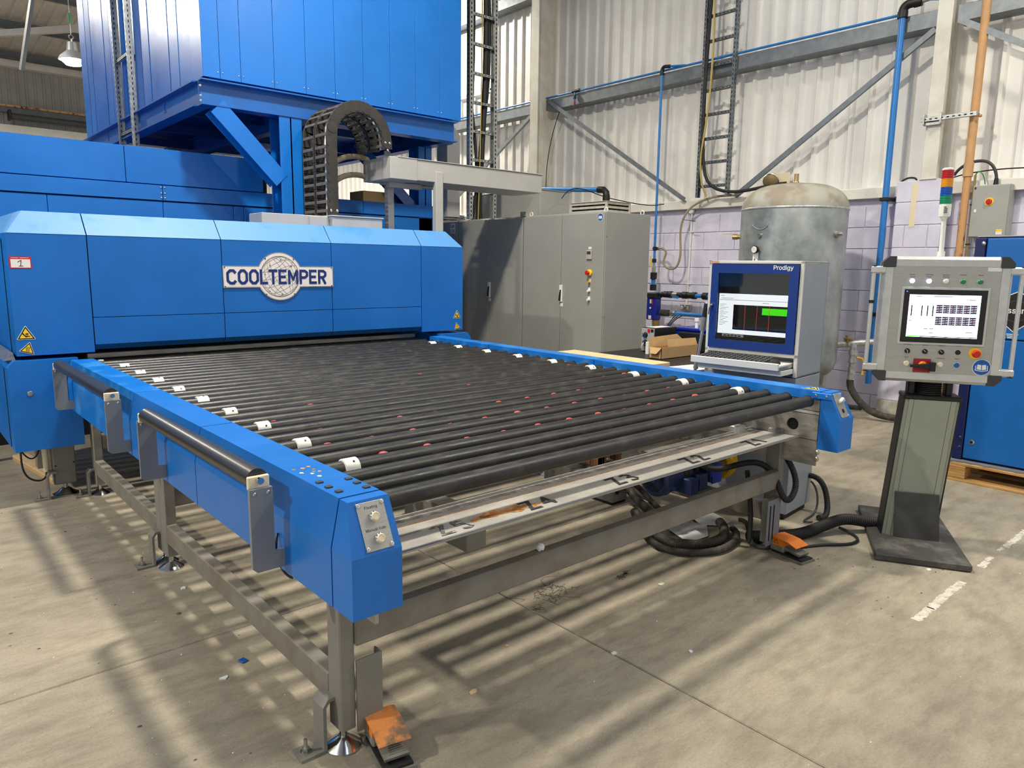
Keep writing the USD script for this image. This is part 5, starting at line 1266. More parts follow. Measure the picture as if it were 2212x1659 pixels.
q.build('key', 'plastic_dark', KB, smooth=False, kind='stuff')
ms = trimesh.creation.icosphere(3, 1.0); v = ms.vertices.copy(); v[:, 2] = np.where(v[:, 2] < 0, 0, v[:, 2]); v = v * [.03, .052, .03] + [-.085, -.12, .958]
MO = thing('mouse', 'black computer mouse at the right end of the keyboard', 'mouse', F3(-.085, -.12, .958))
MB(PT).raw(v, ms.faces).build('shell', 'black_rubber', MO); MB(PT).cyl((-.09, -.158, .978), (-.08, -.158, .978), .006, 10).build('wheel', 'plastic_dark', MO)
MN = thing('monitor', 'monitor with a white screen and a black plot behind the blue cabinet door', 'monitor', F3(-.3, .06, 1.06))
def mb(x0, x1, z0, z1, m, n='panel', d=0, par=None): return MB(PT).box(x0, x1, .035 - d, .05, z0, z1).build(n, m, par or MN, smooth=False)
mb(-.56, -.04, 1.06, 1.48, 'dark_void', 'casing', -.004)
sc = mb(-.535, -.072, 1.098, 1.345, 'screen_white', 'screen')
mb(-.435, -.085, 1.125, 1.278, 'screen_black', 'plot', .001, sc)
mb(-.25, -.085, 1.224, 1.264, 'screen_green', 'plot_block', .0014, sc)
for x in (-.36, -.283, -.206): mb(x, x + .0025, 1.125, 1.278, 'screen_red', 'plot_line', .0018, sc)
q = MB(PT)
for z, a, b in ((1.33, -.525, -.50), (1.315, -.52, -.44), (1.305, -.53, -.08), (1.292, -.25, -.21)): q.box(a, b, .034, .035, z, z + .003)
for k in range(14): q.box(-.525, -.50 + .03 * ((k * 7) % 3) / 2, .034, .035, 1.15 + k * .0098, 1.1525 + k * .0098)
q.build('screen_text', 'screen_grey', sc, smooth=False, kind='stuff')
lb = mb(-.50, -.36, 1.08, 1.094, 'white', 'strip_label', .004)
q = MB()
[q.box(-.49 + k * .024, -.472 + k * .024, .0302, .031, 1.083, 1.091) for k in range(5)]; q = MB(PT).raw(np.vstack(q.v), np.vstack(q.f)); q.build('print', 'ink', lb, smooth=False, kind='stuff')

# ================================================================== CONSOLE
KP = local((3.90, 1.232, 0), 59)
KO = thing('operator_console', 'tilted-post operator console with a touch screen, buttons and side grab bars', 'console', (4.2, 1.4, 0))
BPt = local((3.90, 1.232, 0), 61)
MB(BPt).box(-.215, .225, 0, .84, .004, .038, .004).build('base_plate', 'base_black', KO, smooth=False)
MB(KP).hull([(-.075, .306, .038), (.145, .306, .038), (-.09, .318, .295), (.125, .318, .295), (-.085, .42, .038), (.155, .42, .038), (-.10, .42, .295), (.135, .42, .295)]).build('post_shoe', 'wedge', KO, smooth=False)
def post(xa, xb, y0, y1, z0, z1, lean=.05):
    return MB(KP).hull([(xa + s_ * 0 + l_, y, z) for z, l_ in ((z0, 0), (z1, lean)) for s_ in (0,) for y in (y0, y1)] + [(xb + l_, y, z) for z, l_ in ((z0, 0), (z1, lean)) for y in (y0, y1)])
post(-.115, .110, .332, .47, .038, .815).build('post', 'post_green', KO, smooth=False)
post(-.135, -.115, .34, .46, .038, .815).build('post_edge', 'post_green', KO, smooth=False)
post(.110, .126, .34, .46, .038, .815).build('post_edge', 'post_green', KO, smooth=False)
post(-.142, -.135, .336, .466, .038, .815).build('rubber_edge', 'black', KO, smooth=False); post(.126, .132, .336, .466, .038, .815).build('rubber_edge', 'black', KO, smooth=False)
post(-.093, -.0915, .3312, .34, .04, .815).build('groove', 'plastic_dark', KO, smooth=False); post(.084, .0855, .3312, .34, .04, .815).build('groove', 'plastic_dark', KO, smooth=False)
MB(KP).box(-.095, .183, .325, .475, .813, .838, .008).build('post_cap', 'black', KO, smooth=False)
P_, r_ = [], []
for k in range(26):
    P_.append((.03, .39, .84 + k * .0034)); r_.append(.066 if k % 3 else .056)
MB(KP).tube(P_, r_, 28).build('bellows', 'black_rubber', KO, smooth=40)
for x in (-.055, .125): MB(KP).box(x - .018, x + .018, .36, .43, .835, .92, .006).build('hinge_block', 'black', KO, smooth=False)
yp = .25
CXp = .028
hw, z0, z1 = .298, .918, 1.572
MB(KP).box(CXp - hw + .012, CXp + hw - .012, yp + .025, yp + .16, z0 + .02, z1 - .02, .01).build('enclosure', 'alu', KO, smooth=False)
MB(KP).box(CXp - .245, CXp + .245, yp + .004, yp + .03, .965, 1.525, .0).build('front_plate', 'alu_brushed', KO, smooth=False)
fp = stage.GetPrimAtPath(str(KO.GetPath()) + '/front_plate')
def fprof(a, b, ax):
    w = .05
    q = MB(KP)
    return q
for xx, sg in ((CXp - hw, 1), (CXp + hw, -1)):
    MB(KP).prism([(xx, yp + .06), (xx, yp + .02), (xx + sg * .016, yp), (xx + sg * .052, yp + .001), (xx + sg * .056, yp + .03)], 'z', z0 + .055, z1 - .055).build('frame_profile', 'alu', KO, smooth=False)
for zz, sg in ((z0, 1), (z1, -1)):
    MB(KP).prism([(yp + .06, zz), (yp + .02, zz), (yp, zz + sg * .016), (yp + .001, zz + sg * .05), (yp + .03, zz + sg * .055)], 'x', CXp - hw + .06, CXp + hw - .06).build('frame_profile', 'alu', KO, smooth=False)
for sx_ in (-1, 1):
    for zz, sz in ((z0, 1), (z1, -1)):
        x0 = CXp + sx_ * hw
        pts = []
        for y in (yp - .003, yp + .065):
            pts += [(x0, y, zz + sz * .03), (x0, y, zz + sz * .056), (x0 - sx_ * .03, y, zz), (x0 - sx_ * .062, y, zz), (x0 - sx_ * .062, y, zz + sz * .052), (x0 - sx_ * .056, y, zz + sz * .056)]
        MB(KP).hull(pts).build('corner_cap', 'plastic_dark', KO, smooth=False)
for sx_ in (-1, 1):
    xb = CXp + sx_ * (hw + .038)
    MB(KP).tube([(xb, yp + .01, z0 + .06), (xb, yp + .01, z1 - .06)], .0105, 14).build('grab_bar', 'alu', KO)
    for z in (z0 + .07, z1 - .07):
        MB(KP).box(min(xb + sx_ * .014, CXp + sx_ * (hw - .02)), max(xb + sx_ * .014, CXp + sx_ * (hw - .02)), yp - .004, yp + .028, z - .02, z + .02, .008).build('bar_bracket', 'alu', KO, smooth=False)
        MB(KP).lathe([(0, .004), (.012, .003), (.013, 0)], (xb, yp + .01, z + (.02 if z > 1.2 else -.024)), (0, 0, 1), 14).build('bar_cap', 'black', KO)
MB(KP).lathe([(.0112, -.008), (.0125, -.008), (.0125, .008), (.0112, .008)], (CXp - hw - .038, yp + .01, 1.335), (0, 0, 1), 14).build('tape', 'black', KO)
yf = yp + .004
N_ = -KP[:3, 1]; KX = KP[:3, 0]
K3 = lambda x, y, z: (KP @ np.array([x, y, z, 1]))[:3]
# touch screen
b0 = MB(KP).box(-.17, .232, yf - .008, yf, 1.118, 1.416, .007).build('screen_bezel', 'alu', fp, smooth=False)
MB(KP).box(-.158, .220, yf - .011, yf - .007, 1.130, 1.404, .002).build('screen_glass', 'ups_black', fp, smooth=False)
sc = MB(KP).box(-.133, .193, yf - .0122, yf - .0105, 1.158, 1.378).build('screen', 'screen_white', fp, smooth=False)
q = MB(KP)
for bz in (1.285, 1.224):
    for c in range(6):
        for r in range(5): q.box(-.004 + c * .031, .0235 + c * .031, yf - .0128, yf - .012, bz + r * .0088, bz + .0058 + r * .0088)
q.build('data_cell', 'screen_navy', sc, smooth=False, kind='stuff')
q = MB(KP)
for bz in (1.285, 1.224):
    for c in range(6):
        for r in range(1, 5): q.box(.007 + c * .031, .013 + c * .031, yf - .0128, yf - .012, bz - .0028 + r * .0088, bz - .0006 + r * .0088)
q.build('data_mark', 'screen_red', sc, smooth=False, kind='stuff')
for x in (-.12, -.072, -.046, -.021): MB(KP).box(x, x + .004, yf - .0128, yf - .012, 1.268, 1.322).build('bar_gauge', 'screen_black', sc, smooth=False)
q = MB(KP)
for x, z, w in ((-.10, 1.368, .025), (-.02, 1.367, .085), (.13, 1.352, .004), (.14, 1.352, .03), (-.054, 1.20, .018), (-.027, 1.20, .018), (-.027, 1.18, .018), (-.126, 1.242, .012), (.14, 1.187, .03)): q.box(x, x + w, yf - .0126, yf - .012, z, z + .0035)
q.build('screen_text', 'screen_grey', sc, smooth=False, kind='stuff')
MB(KP).box(-.128, -.075, yf - .0126, yf - .012, 1.1605, 1.164).build('status_bar', 'screen_green', sc, smooth=False)
MB(KP).box(-.07, .19, yf - .0126, yf - .012, 1.1605, 1.163).build('status_bar', 'screen_black', sc, smooth=False)
MB(KP).lathe([(0, .001), (.003, .001), (.003, 0)], (-.146, yf - .011, 1.393), (0, -1, 0), 10).build('power_led', 'led_small', fp)
# pilot lights and switches
def ring(x, z, r=.0145): return MB(KP).lathe([(0, .003), (r * .7, .003), (r, .002), (r, 0)], (x, yf, z), (0, -1, 0), 20).build('button_ring', 'chrome', fp)
for k, m in enumerate(('led_blue', 'led_blue', 'white', 'green', 'green')):
    x = -.127 + .0772 * k
    r = ring(x, 1.447)
    MB(KP).lathe([(0, .014), (.009, .0135), (.0125, .010), (.0125, .002)], (x, yf, 1.447), (0, -1, 0), 20).build('pilot_light', m, r)
    for j, tx in enumerate((('Power', 'Line In'), ('Controller', 'Power'), ('Automatic', 'Heating'), ('Heating',), ('Ready',))[k]):
        q = MB(); q.text(tx, .0058, K3(x, yf - .0002, 1.480 - .011 * j), KX, RZ, .0004); q.build('lettering', 'ink', fp, smooth=False)
for x, z, m, lab in ((-.117, 1.083, 'black', 'PLC Power'), (-.035, 1.083, 'black', 'Heating'), (.041, 1.083, 'black', 'Feeding'), (.117, 1.085, 'black', 'Power Off'), (-.115, 1.016, 'cream', 'Reset'), (.042, 1.017, 'cream', 'Forced Fan'), (.118, 1.018, 'sign_blue', 'Reset')):
    r = ring(x, z)
    if m == 'black' and x < .1:
        MB(KP).lathe([(0, .012), (.013, .011), (.0135, .003)], (x, yf, z), (0, -1, 0), 20).build('rotary_switch', 'black', r)
        tfm = PTk = frame(K3(x, yf - .012, z), unit(KX * .7 - RZ * .7), unit(KX * .7 + RZ * .7))
        MB().box(-.013, .013, -.003, .003, -.001, .006, .001, tf=tfm).build('switch_lever', 'black', r, smooth=False)
        MB().box(-.012, .002, -.0008, .0008, .006, .0068, tf=tfm).build('pointer', 'white', r, smooth=False)
    else:
        MB(KP).lathe([(0, .009), (.0115, .009), (.0128, .007), (.0128, .002)], (x, yf, z), (0, -1, 0), 20).build('push_button', m, r)
    q = MB(); q.text(lab, .0055, K3(x, yf - .0002, z + .033), KX, RZ, .0004); q.build('lettering', 'ink', fp, smooth=False)
q = MB(); q.text('Emergency', .0055, K3(.197, yf - .0002, 1.118), KX, RZ, .0004); q.build('lettering', 'ink', fp, smooth=False)
r = MB(KP).lathe([(0, .004), (.028, .004), (.03, 0)], (.196, yf, 1.083), (0, -1, 0), 28).build('emergency_ring', 'yellow', fp)
MB(KP).lathe([(0, .034), (.014, .034), (.019, .03), (.02, .022), (.013, .014), (.012, .004)], (.196, yf, 1.083), (0, -1, 0), 24).build('emergency_stop', 'red', r)
r = MB(KP).box(-.082, -.002, yf - .004, yf, .972, 1.044, .002).build('isolator_plate', 'red_dark', fp, smooth=False)
MB(KP).lathe([(0, .02), (.016, .02), (.019, .016), (.019, 0)], (-.040, yf - .004, 1.012), (0, -1, 0), 20).build('isolator_knob', 'orange', r)
q = MB(KP); q.hull([(-.10, yf - .026, 1.0), (-.10, yf - .026, 1.012), (-.04, yf - .03, .998), (-.04, yf - .03, 1.018), (.012, yf - .028, .99), (.012, yf - .028, 1.025), (-.04, yf - .02, .998), (.012, yf - .02, .99), (.012, yf - .02, 1.025), (-.10, yf - .02, 1.0)]); q.build('black_tape', 'black', r, smooth=False)
MB(KP).box(-.008, .018, yf - .032, yf - .01, .982, 1.03, .002).build('black_tape', 'black', r, smooth=False)
book_sign(fp, K3(.232, yf - .0002, 1.012), KX, RZ, .042)
MB(KP).box(.21, .27, yf - .0012, yf, 1.50, 1.52).build('tape_label', 'white', fp, smooth=False)
q = MB(KP); q.tube([(-.119, yf - .02, 1.083), (-.117, yf - .022, 1.06), (-.124, yf - .016, 1.04)], .002, 6); q.build('key', 'steel', fp)
# beacon on the console
SL = thing('stack_light', 'red amber blue and green stack light on a white pole above the console', 'signal light', K3(.01, .33, 1.572))
tfl = lambda z: K3(.01 - (z - 1.57) * .02, .33, z)
q = MB(); q.tube([tfl(1.56), tfl(1.60)], .018, 16); q.tube([tfl(1.60), tfl(1.765)], .0115, 16); q.build('pole', 'white', SL)
q = MB(); q.lathe([(.012, -.012), (.016, 0), (.026, .004), (.028, .02), (.028, .066), (0, .066)], tfl(1.772), n=24); q.build('base', 'white_nylon', SL)
lab = MB().box(-.012, .012, -.022, .018, 0, .001, tf=frame(tfl(1.81) + N_ * .028, KX, RZ)).build('label_plate', 'white', SL, smooth=False)
q = MB()
for k in range(5): q.box(-.010, .006 if k else .0, .010 - k * .007, .014 - k * .007, .001, .0014, tf=frame(tfl(1.81) + N_ * .028, KX, RZ))
q.build('print', 'ink', lab, smooth=False, kind='stuff')
for k, m in enumerate(('lens_green', 'lens_blue', 'lens_amber', 'lens_red')):
    pr = []
    for j in range(5): pr += [(.0255, j * .0085), (.0275, j * .0085 + .002), (.0275, j * .0085 + .0065), (.0255, j * .0085 + .0085)]
    MB().lathe(pr, tfl(1.838 + k * .0425), n=24).build('lens', m, SL, smooth=30)
MB().lathe([(.027, 0), (.027, .006), (.02, .011), (0, .012)], tfl(1.838 + 4 * .0425), n=24).build('cap', 'white', SL)

# ================================================================== COMPRESSOR ON A PALLET
PA = thing('pallet', 'wooden pallet under the blue compressor', 'pallet', (6.35, 1.1, 0))
def plank(x0, x1, y0, y1, z0, z1, n='board'): MB().box(x0, x1, y0, y1, z0, z1, .003).build(n, 'pallet_wood', PA, smooth=False)
PX0, PY0, PY1 = 5.75, .53, 1.735
for a, b in ((PY1 - .13, PY1), (PY1 - .675, PY1 - .53), (PY0, PY0 + .13)):
    for x in (PX0, PX0 + .33, PX0 + .65): plank(x, x + .14, a, b, .022, .10, 'block')
for x in (PX0, PX0 + .33, PX0 + .65): plank(x, x + .14, PY0, PY1, 0, .022)
for a, b in ((PY1 - .13, PY1), (PY1 - .675, PY1 - .53), (PY0, PY0 + .13)): plank(PX0, PX0 + .80, a, b, .10, .118, 'stringer')
for k in range(5): plank(PX0 + .17 * k, PX0 + .12 + .17 * k, PY0, PY1, .118, .138)
sh = []
for i in range(60):
    y = PY0 - .02 + (PY1 - PY0 + .03) * i / 59
    sh.append((PX0 + .02 - .028 + .016 * meshkit.noise([y * 12, 3, 0]) + .02 * meshkit.noise([y * 40, 1, 0]), y))
MB().prism(sh + [(PX0 + .8, PY1), (PX0 + .8, PY0)], 'z', .139, .151).build('torn_mat', 'bracket_grey', None, smooth=False, label='torn grey matting between the pallet and the blue compressor', cat='mat')
CM = thing('compressor', 'big blue compressor cabinet with navy corner posts, on the pallet', 'compressor', (6.35, 1.1, .152))
MB().box(5.83, 6.85, .50, 1.715, .152, 1.735, .006).build('body', 'navy', CM, smooth=False)
MB().box(5.80, 5.83, 1.655, 1.72, .152, 1.728, .005).build('corner_post', 'navy', CM, smooth=False)
MB().box(5.802, 5.83, .52, 1.648, 1.042, 1.724, .006).build('upper_door', 'comp_blue', CM, smooth=False)
ld = MB().box(5.802, 5.83, .52, 1.648, .165, 1.034, .006).build('lower_door', 'comp_blue', CM, smooth=False)
MB().box(5.83, 6.86, .49, 1.72, 1.735, 1.742, .003).build('lid', 'cab_grey2', CM, smooth=False)
MB().lathe([(0, .006), (.014, .006), (.018, .002), (.018, 0)], (5.802, 1.60, .29), (-1, 0, 0), 18).build('lock', 'chrome', ld)
MB().lathe([(0, .0075), (.010, .0075), (.010, .005)], (5.802, 1.60, .29), (-1, 0, 0), 14).build('lock_core', 'black', ld)
q = MB()
for z in (.24, .31): bolt(q, (5.80, 1.672, z), (-1, 0, 0), .014, .009)
q.build('bolt', 'navy', CM)
q = MB(); bolt(q, (5.80, 1.668, 1.69), (-1, 0, 0), .014, .007); q.build('screw', 'chrome', CM)
ud = stage.GetPrimAtPath(str(CM.GetPath()) + '/upper_door')
SHp = Polygon([(-.09, .1), (0, .145), (.09, .1), (.09, -.06), (0, -.135), (-.09, -.06)])
FC = frame((5.8015, 1.43, 1.225), (0, -1, 0), (0, 0, 1))
sd = MB().flat(SHp, .0008, FC).build('shield_badge', 'white', ud, smooth=False)
FC2 = frame((5.8005, 1.43, 1.225), (0, -1, 0), (0, 0, 1))
MB().flat(SHp.buffer(-.006), .0006, FC2).build('field', 'black', sd, smooth=False)
MB().flat(Point(0, .0).buffer(.07, 24).exterior.buffer(.003), .0006, frame((5.7998, 1.43, 1.235), (0, -1, 0), (0, 0, 1))).build('badge_ring', 'plastic_dark', sd, smooth=False)
q = MB(); q.text('assure', .036, (5.7995, 1.43, 1.235), (0, -1, 0), (0, 0, 1), .0006, True); q.build('lettering', 'white', sd, smooth=False)
q = MB()
for k in range(3): q.box(5.8005, 5.802, 1.40 + k * .006, 1.47 - k * .004, 1.075 - k * .012, 1.081 - k * .012)
q.build('small_print', 'white', ud, smooth=False, kind='stuff')

# ================================================================== BENCH CLUTTER BEYOND THE TABLE
BN = thing('plywood_bench', 'plywood-topped bench against the right side of the roller table', 'bench', (4.0, 3.6, 0))
MB().box(3.74, 4.29, 3.14, 4.10, .785, .82, .003).build('top', 'ply', BN, smooth=False)
for x in (3.78, 4.24):
    for y in (3.19, 4.05): MB().box(x - .03, x + .03, y - .03, y + .03, 0, .785, .003).build('leg', 'wood_brown', BN, smooth=False)
MB().box(3.76, 4.27, 3.17, 3.20, .69, .785, .002).build('apron', 'wood_brown', BN, smooth=False)
BT = thing('black_table', 'black work table carrying the cardboard carton and the black power unit', 'table', (5.0, 3.7, 0))
MB().box(4.34, 5.75, 3.02, 4.25, .715, .75, .004).build('top', 'ups_black', BT, smooth=False)
for x in (4.38, 5.7):
    for y in (3.06, 4.2): MB().box(x - .02, x + .02, y - .02, y + .02, 0, .715, .003).build('leg', 'black', BT, smooth=False)
MB().box(4.37, 4.40, 3.05, 4.2, .25, .715, .003).build('side_panel', 'black', BT, smooth=False)
CA = thing('cardboard_box', 'long open cardboard box on the black table', 'box', (5.06, 3.66, .751))
x0, x1, y0, y1, z0, z1 = 4.80, 5.33, 3.606, 3.73, .751, .845
q = MB()
for a in ((x0, x0 + .004, y0, y1), (x1 - .004, x1, y0, y1), (x0, x1, y0, y0 + .004), (x0, x1, y1 - .004, y1)): q.box(*a, z0, z1)
q.box(x0, x1, y0, y1, z0, z0 + .004); q.build('body', 'cardboard', CA, smooth=False)
MB().hull([(x0, y1, z1), (x1, y1, z1), (x0 + .01, y1 + .02, z1 + .075), (x1 - .13, y1 + .02, z1 + .085), (x0, y1 - .003, z1), (x0 + .01, y1 + .017, z1 + .075), (x1 - .13, y1 + .017, z1 + .085)]).build('flap', 'cardboard', CA, smooth=False)
MB().hull([(x0 + .12, y0 + .02, z1), (x1, y0 + .02, z1 + .0), (x0 + .12, y0 + .04, z1 + .06), (x1, y0 + .04, z1 + .055), (x0 + .12, y0 + .023, z1), (x1, y0 + .023, z1), (x0 + .12, y0 + .043, z1 + .06)]).build('flap', 'cardboard', CA, smooth=False)
MB().hull([(x0, y0, z1), (x0, y1, z1), (x0 - .03, y0 + .03, z1 - .05), (x0 - .03, y1 - .03, z1 - .05), (x0 - .003, y0, z1 - .003)]).build('end_flap', 'cardboard', CA, smooth=False)
q = MB()
for k in range(4): q.box(x0 - .001, x0, 3.63, 3.70 - .01 * (k % 2), .77 + k * .013, .777 + k * .013)
q.build('print', 'wood_brown', CA, smooth=False, kind='stuff')
UP = thing('power_unit', 'black and grey bench power unit with red switch and cables', 'power unit', (5.3, 4.03, .751))
MB().box(5.155, 5.47, 3.95, 4.10, .751, .965, .004).build('case', 'ups_black', UP, smooth=False)
uf = MB().box(5.148, 5.155, 3.955, 4.095, .756, .960, .002).build('face', 'ups_face', UP, smooth=False)
q = MB()
for z in (.90, .83):
    q.lathe([(0, .02), (.02, .018), (.024, .004), (.026, 0)], (5.148, 4.05, z), (-1, 0, 0), 16)
q.build('socket', 'black', uf)
q = MB()
for z in (.90, .83): q.bar((5.125, 4.035, z + .015), (5.125, 4.065, z - .015), .008, .006); q.bar((5.125, 4.065, z + .015), (5.125, 4.035, z - .015), .008, .006)
q.build('plug', 'chrome', uf, smooth=False)
MB().box(5.142, 5.148, 4.0, 4.025, .925, .955, .002).build('switch', 'red', uf, smooth=False)
MB().box(5.144, 5.148, 3.962, 3.99, .93, .955).build('display', 'black', uf, smooth=False)
MB().tube(spline([(5.125, 4.05, .83), (5.11, 4.055, .80), (5.12, 4.06, .76)], 12), .007, 6).build('cable', 'duct_grey', uf)
MB().box(5.2, 5.42, 3.97, 4.08, .965, .968).build('note', 'paper', UP, smooth=False)
q = MB(); q.lathe([(0, .105), (.018, .105), (.018, .085), (.0175, .085), (.0175, 0), (0, 0)], (5.02, 3.92, .751), n=16)
q.build('pen_pot', 'white_nylon', None, label='small white tub between the power unit and the cardboard box', cat='tub')
CR = thing('blue_crate', 'blue crate with black equipment behind the cardboard box', 'crate', (5.75, 3.75, .5))
MB().box(5.55, 6.1, 3.60, 4.02, .75, .93, .006).build('body', 'filter_blue', CR, smooth=False); MB().box(5.54, 6.11, 3.59, 4.03, .93, .955, .006).build('rim', 'filter_blue', CR, smooth=False)
MB().box(5.50, 5.54, 3.50, 3.95, .75, .92, .01).build('black_case', 'ups_black', CR, smooth=False)
MB().lathe([(0, .09), (.022, .09), (.022, .06), (.014, .058), (.016, 0), (0, 0)], (5.62, 3.84, .955), n=16).build('bottle', 'white', None, label='small white bottle standing on the blue crate', cat='bottle')
PO = thing('telescopic_pole', 'grey telescopic pole leaning beside the computer cabinet', 'pole', (4.05, 2.77, 0))
pa, pb = np.array([4.0, 2.84, 0.0]), np.array([4.075, 2.715, 1.27])
P_ = lambda t: pa + (pb - pa) * t
MB().tube([P_(0), P_(1)], .011, 12).build('tube', 'chrome', PO)
q = MB(); q.tube([P_(.86), P_(.93)], .018, 12); q.tube([P_(.66), P_(.73)], .016, 12); q.build('lock_collar', 'bracket_grey', PO)
MB().tube([P_(.93), P_(1.0)], .017, 12).build('grip', 'black', PO)
pt = P_(1.0); MB().mesh(trimesh.creation.icosphere(2, .017), frame(pt, (1, 0, 0), (0, 1, 0))).build('knob', 'chrome', PO)
MB().hull([(4.42, 3.05, .751), (4.72, 3.04, .751), (4.45, 3.3, .751), (4.74, 3.26, .751), (4.42, 3.05, .754), (4.72, 3.04, .754), (4.45, 3.3, .754), (4.74, 3.26, .754)]).build('paper_sheet', 'paper', None, smooth=False, label='white paper lying on the black table beside the pole', cat='paper')

# ================================================================== UNDER THE TABLE
DM = thing('drive_motor', 'blue electric drive motor with terminal boxes under the numbered tray', 'motor', (3.45, 2.42, 0))
mo = (3.20, 2.42, .315)
MB().lathe([(0, 0), (.085, 0), (.1, .012), (.104, .06), (.098, .065), (.092, .07), (.092, .26), (.05, .27), (.05, .5), (0, .5)], mo, (1, 0, 0), 36).build('housing', 'motor_blue', DM)
q = MB()
for k in range(14):
    a = 2 * math.pi * k / 14
    q.bar((3.27, mo[1] + .09 * math.cos(a), mo[2] + .09 * math.sin(a)), (3.45, mo[1] + .09 * math.cos(a), mo[2] + .09 * math.sin(a)), .006, .012)
q.build('fin', 'motor_blue', DM, smooth=False, kind='stuff')
MB().lathe([(0, .0015), (.072, .0015), (.072, 0)], (3.20, 2.42, .315), (-1, 0, 0), 30).build('grille_back', 'dark_void', DM)
q = MB()
for k in np.arange(-.066, .07, .012):
    w = math.sqrt(max(.072 ** 2 - k * k, 0))
    q.box(3.196, 3.1985, 2.42 + k - .002, 2.42 + k + .002, .315 - w, .315 + w); q.box(3.196, 3.1985, 2.42 - w, 2.42 + w, .315 + k - .002, .315 + k + .002)
q.build('grille', 'motor_blue', DM, smooth=False, kind='stuff')
MB().lathe([(0, .005), (.02, .005), (.022, 0)], (3.197, 2.42, .315), (-1, 0, 0), 16).build('hub', 'motor_blue', DM)
for x, y0, y1, z, s_ in ((3.39, 2.28, 2.40, .27, .045), (3.48, 2.28, 2.40, .28, .045), (3.60, 2.27, 2.42, .315, .055)):
    bx_ = MB().box(x - s_ * .8, x + s_ * .8, y0, y1, z - s_, z + s_, .006).build('terminal_box', 'motor_blue', DM)
    MB().box(x - s_ * .84, x + s_ * .84, y0 - .01, y0 + .004, z - s_ * 1.05, z + s_ * 1.05, .004).build('lid', 'filter_blue' if s_ > .05 else 'motor_blue', bx_)
MB().lathe([(0, 0), (.12, 0), (.13, .01), (.13, .06), (.12, .07), (0, .07)], (3.80, 2.42, .33), (1, 0, 0), 36).build('belt_guard', 'yellow_guard', DM)
q = MB()
for k in range(20):
    a = math.radians(180 + k * 11)
    q.box(3.815, 3.85, -.008, .008, .1295, .1312, tf=frame((0, 2.42, .33), (1, 0, 0), (0, math.cos(a), math.sin(a))))
q.build('guard_slot', 'dark_void', DM, smooth=False, kind='stuff')
MB().lathe([(.06, 0), (.075, .01), (.075, .05), (.05, .06), (.05, .13)], (3.68, 2.42, .32), (1, 0, 0), 26).build('gearbox', 'frame_grey', DM)
q = MB()
for a, b in (((3.39, 2.33, .32), (3.50, 2.33, .42)), ((3.48, 2.33, .33), (3.62, 2.36, .43))):
    P, rr = corrugated(spline([a, (a[0] + .02, a[1], a[2] + .07), ((a[0] + b[0]) / 2 + .03, b[1], b[2] + .01), b], 40), .016, .01, .14); q.tube(P, rr, 10)
q.build('conduit', 'black_rubber', DM, smooth=40)
MB().box(3.22, 3.95, 2.36, 2.48, .43, .46, .003).build('mounting_rail', 'frame_grey', DM, smooth=False)
MB().box(3.1, 3.575, 2.38, 2.46, .46, .50, .003).build('mounting_rail', 'frame_grey', DM, smooth=False)
# hose loops hanging by the right leg
def hose(name, label, pts, r, mat='hose_dusty', pitch=.011, n=None, cat='hose', par=None, dep=.13):
    P, rr = corrugated(spline(pts, 140), r, pitch, dep)
    return MB().tube(P, rr, 12).build(name, mat, par, smooth=40, label=label if par is None else None, cat=cat if par is None else None)
hose('flexible_conduit', 'black ribbed conduit hanging in a loop beside the right table leg', [(3.25, 2.2, .50), (3.38, 2.05, .44), (3.47, 1.93, .47), (3.52, 1.88, .42), (3.50, 1.81, .33), (3.56, 1.80, .28), (3.63, 1.80, .33), (3.64, 1.84, .45), (3.62, 1.9, .55)], .017, 'black_rubber')
hose('flexible_conduit', 'black ribbed conduit dropping behind the right guard plate', [(3.44, 1.98, .42), (3.45, 1.97, .33), (3.44, 1.95, .25), (3.42, 1.93, .16), (3.40, 1.92, .05)], .014, 'black_rubber')
hose('floor_hose', 'thick dusty ribbed hose, inner coil on the floor by the papers', [(3.30, 2.62, .05), (3.17, 2.45, .03), (3.11, 2.32, .03), (3.11, 2.20, .03), (3.2, 2.10, .03), (3.32, 2.06, .035), (3.45, 2.10, .04), (3.55, 2.20, .05)], .027)
hose('floor_hose', 'thinner ribbed hose, outer coil on the floor under the front rail', [(3.24, 2.56, .08), (3.14, 2.42, .03), (3.05, 2.29, .022), (3.03, 2.16, .022), (3.10, 2.06, .022), (3.22, 2.0, .022), (3.36, 2.0, .022), (3.46, 2.03, .025), (3.56, 2.12, .03)], .019)
hose('floor_hose', 'narrow ribbed hose curling at the foot of the right guard plate', [(3.56, 2.08, .09), (3.50, 1.98, .06), (3.45, 1.91, .02), (3.50, 1.85, .018), (3.60, 1.86, .018), (3.68, 1.92, .02)], .013, 'hose_dusty')
hose('floor_hose', 'pair of ribbed hoses leaving the grey box under the table', [(3.56, 2.96, .10), (3.52, 2.86, .09), (3.46, 2.72, .055), (3.40, 2.56, .03), (3.36, 2.40, .028)], .026)
hose('floor_hose', 'slim ribbed hose beside the pair leaving the grey box under the table', [(3.62, 2.94, .11), (3.60, 2.84, .09), (3.54, 2.68, .045), (3.49, 2.52, .02)], .018)
hose('floor_hose', 'thick black ribbed hose running from the table leg to the console base', [(3.50, 1.98, .035), (3.62, 1.90, .034), (3.74, 1.83, .034), (3.88, 1.80, .036), (4.0, 1.76, .06), (4.08, 1.72, .075), (4.18, 1.65, .06), (4.30, 1.58, .05)], .033, 'black_rubber', .013)
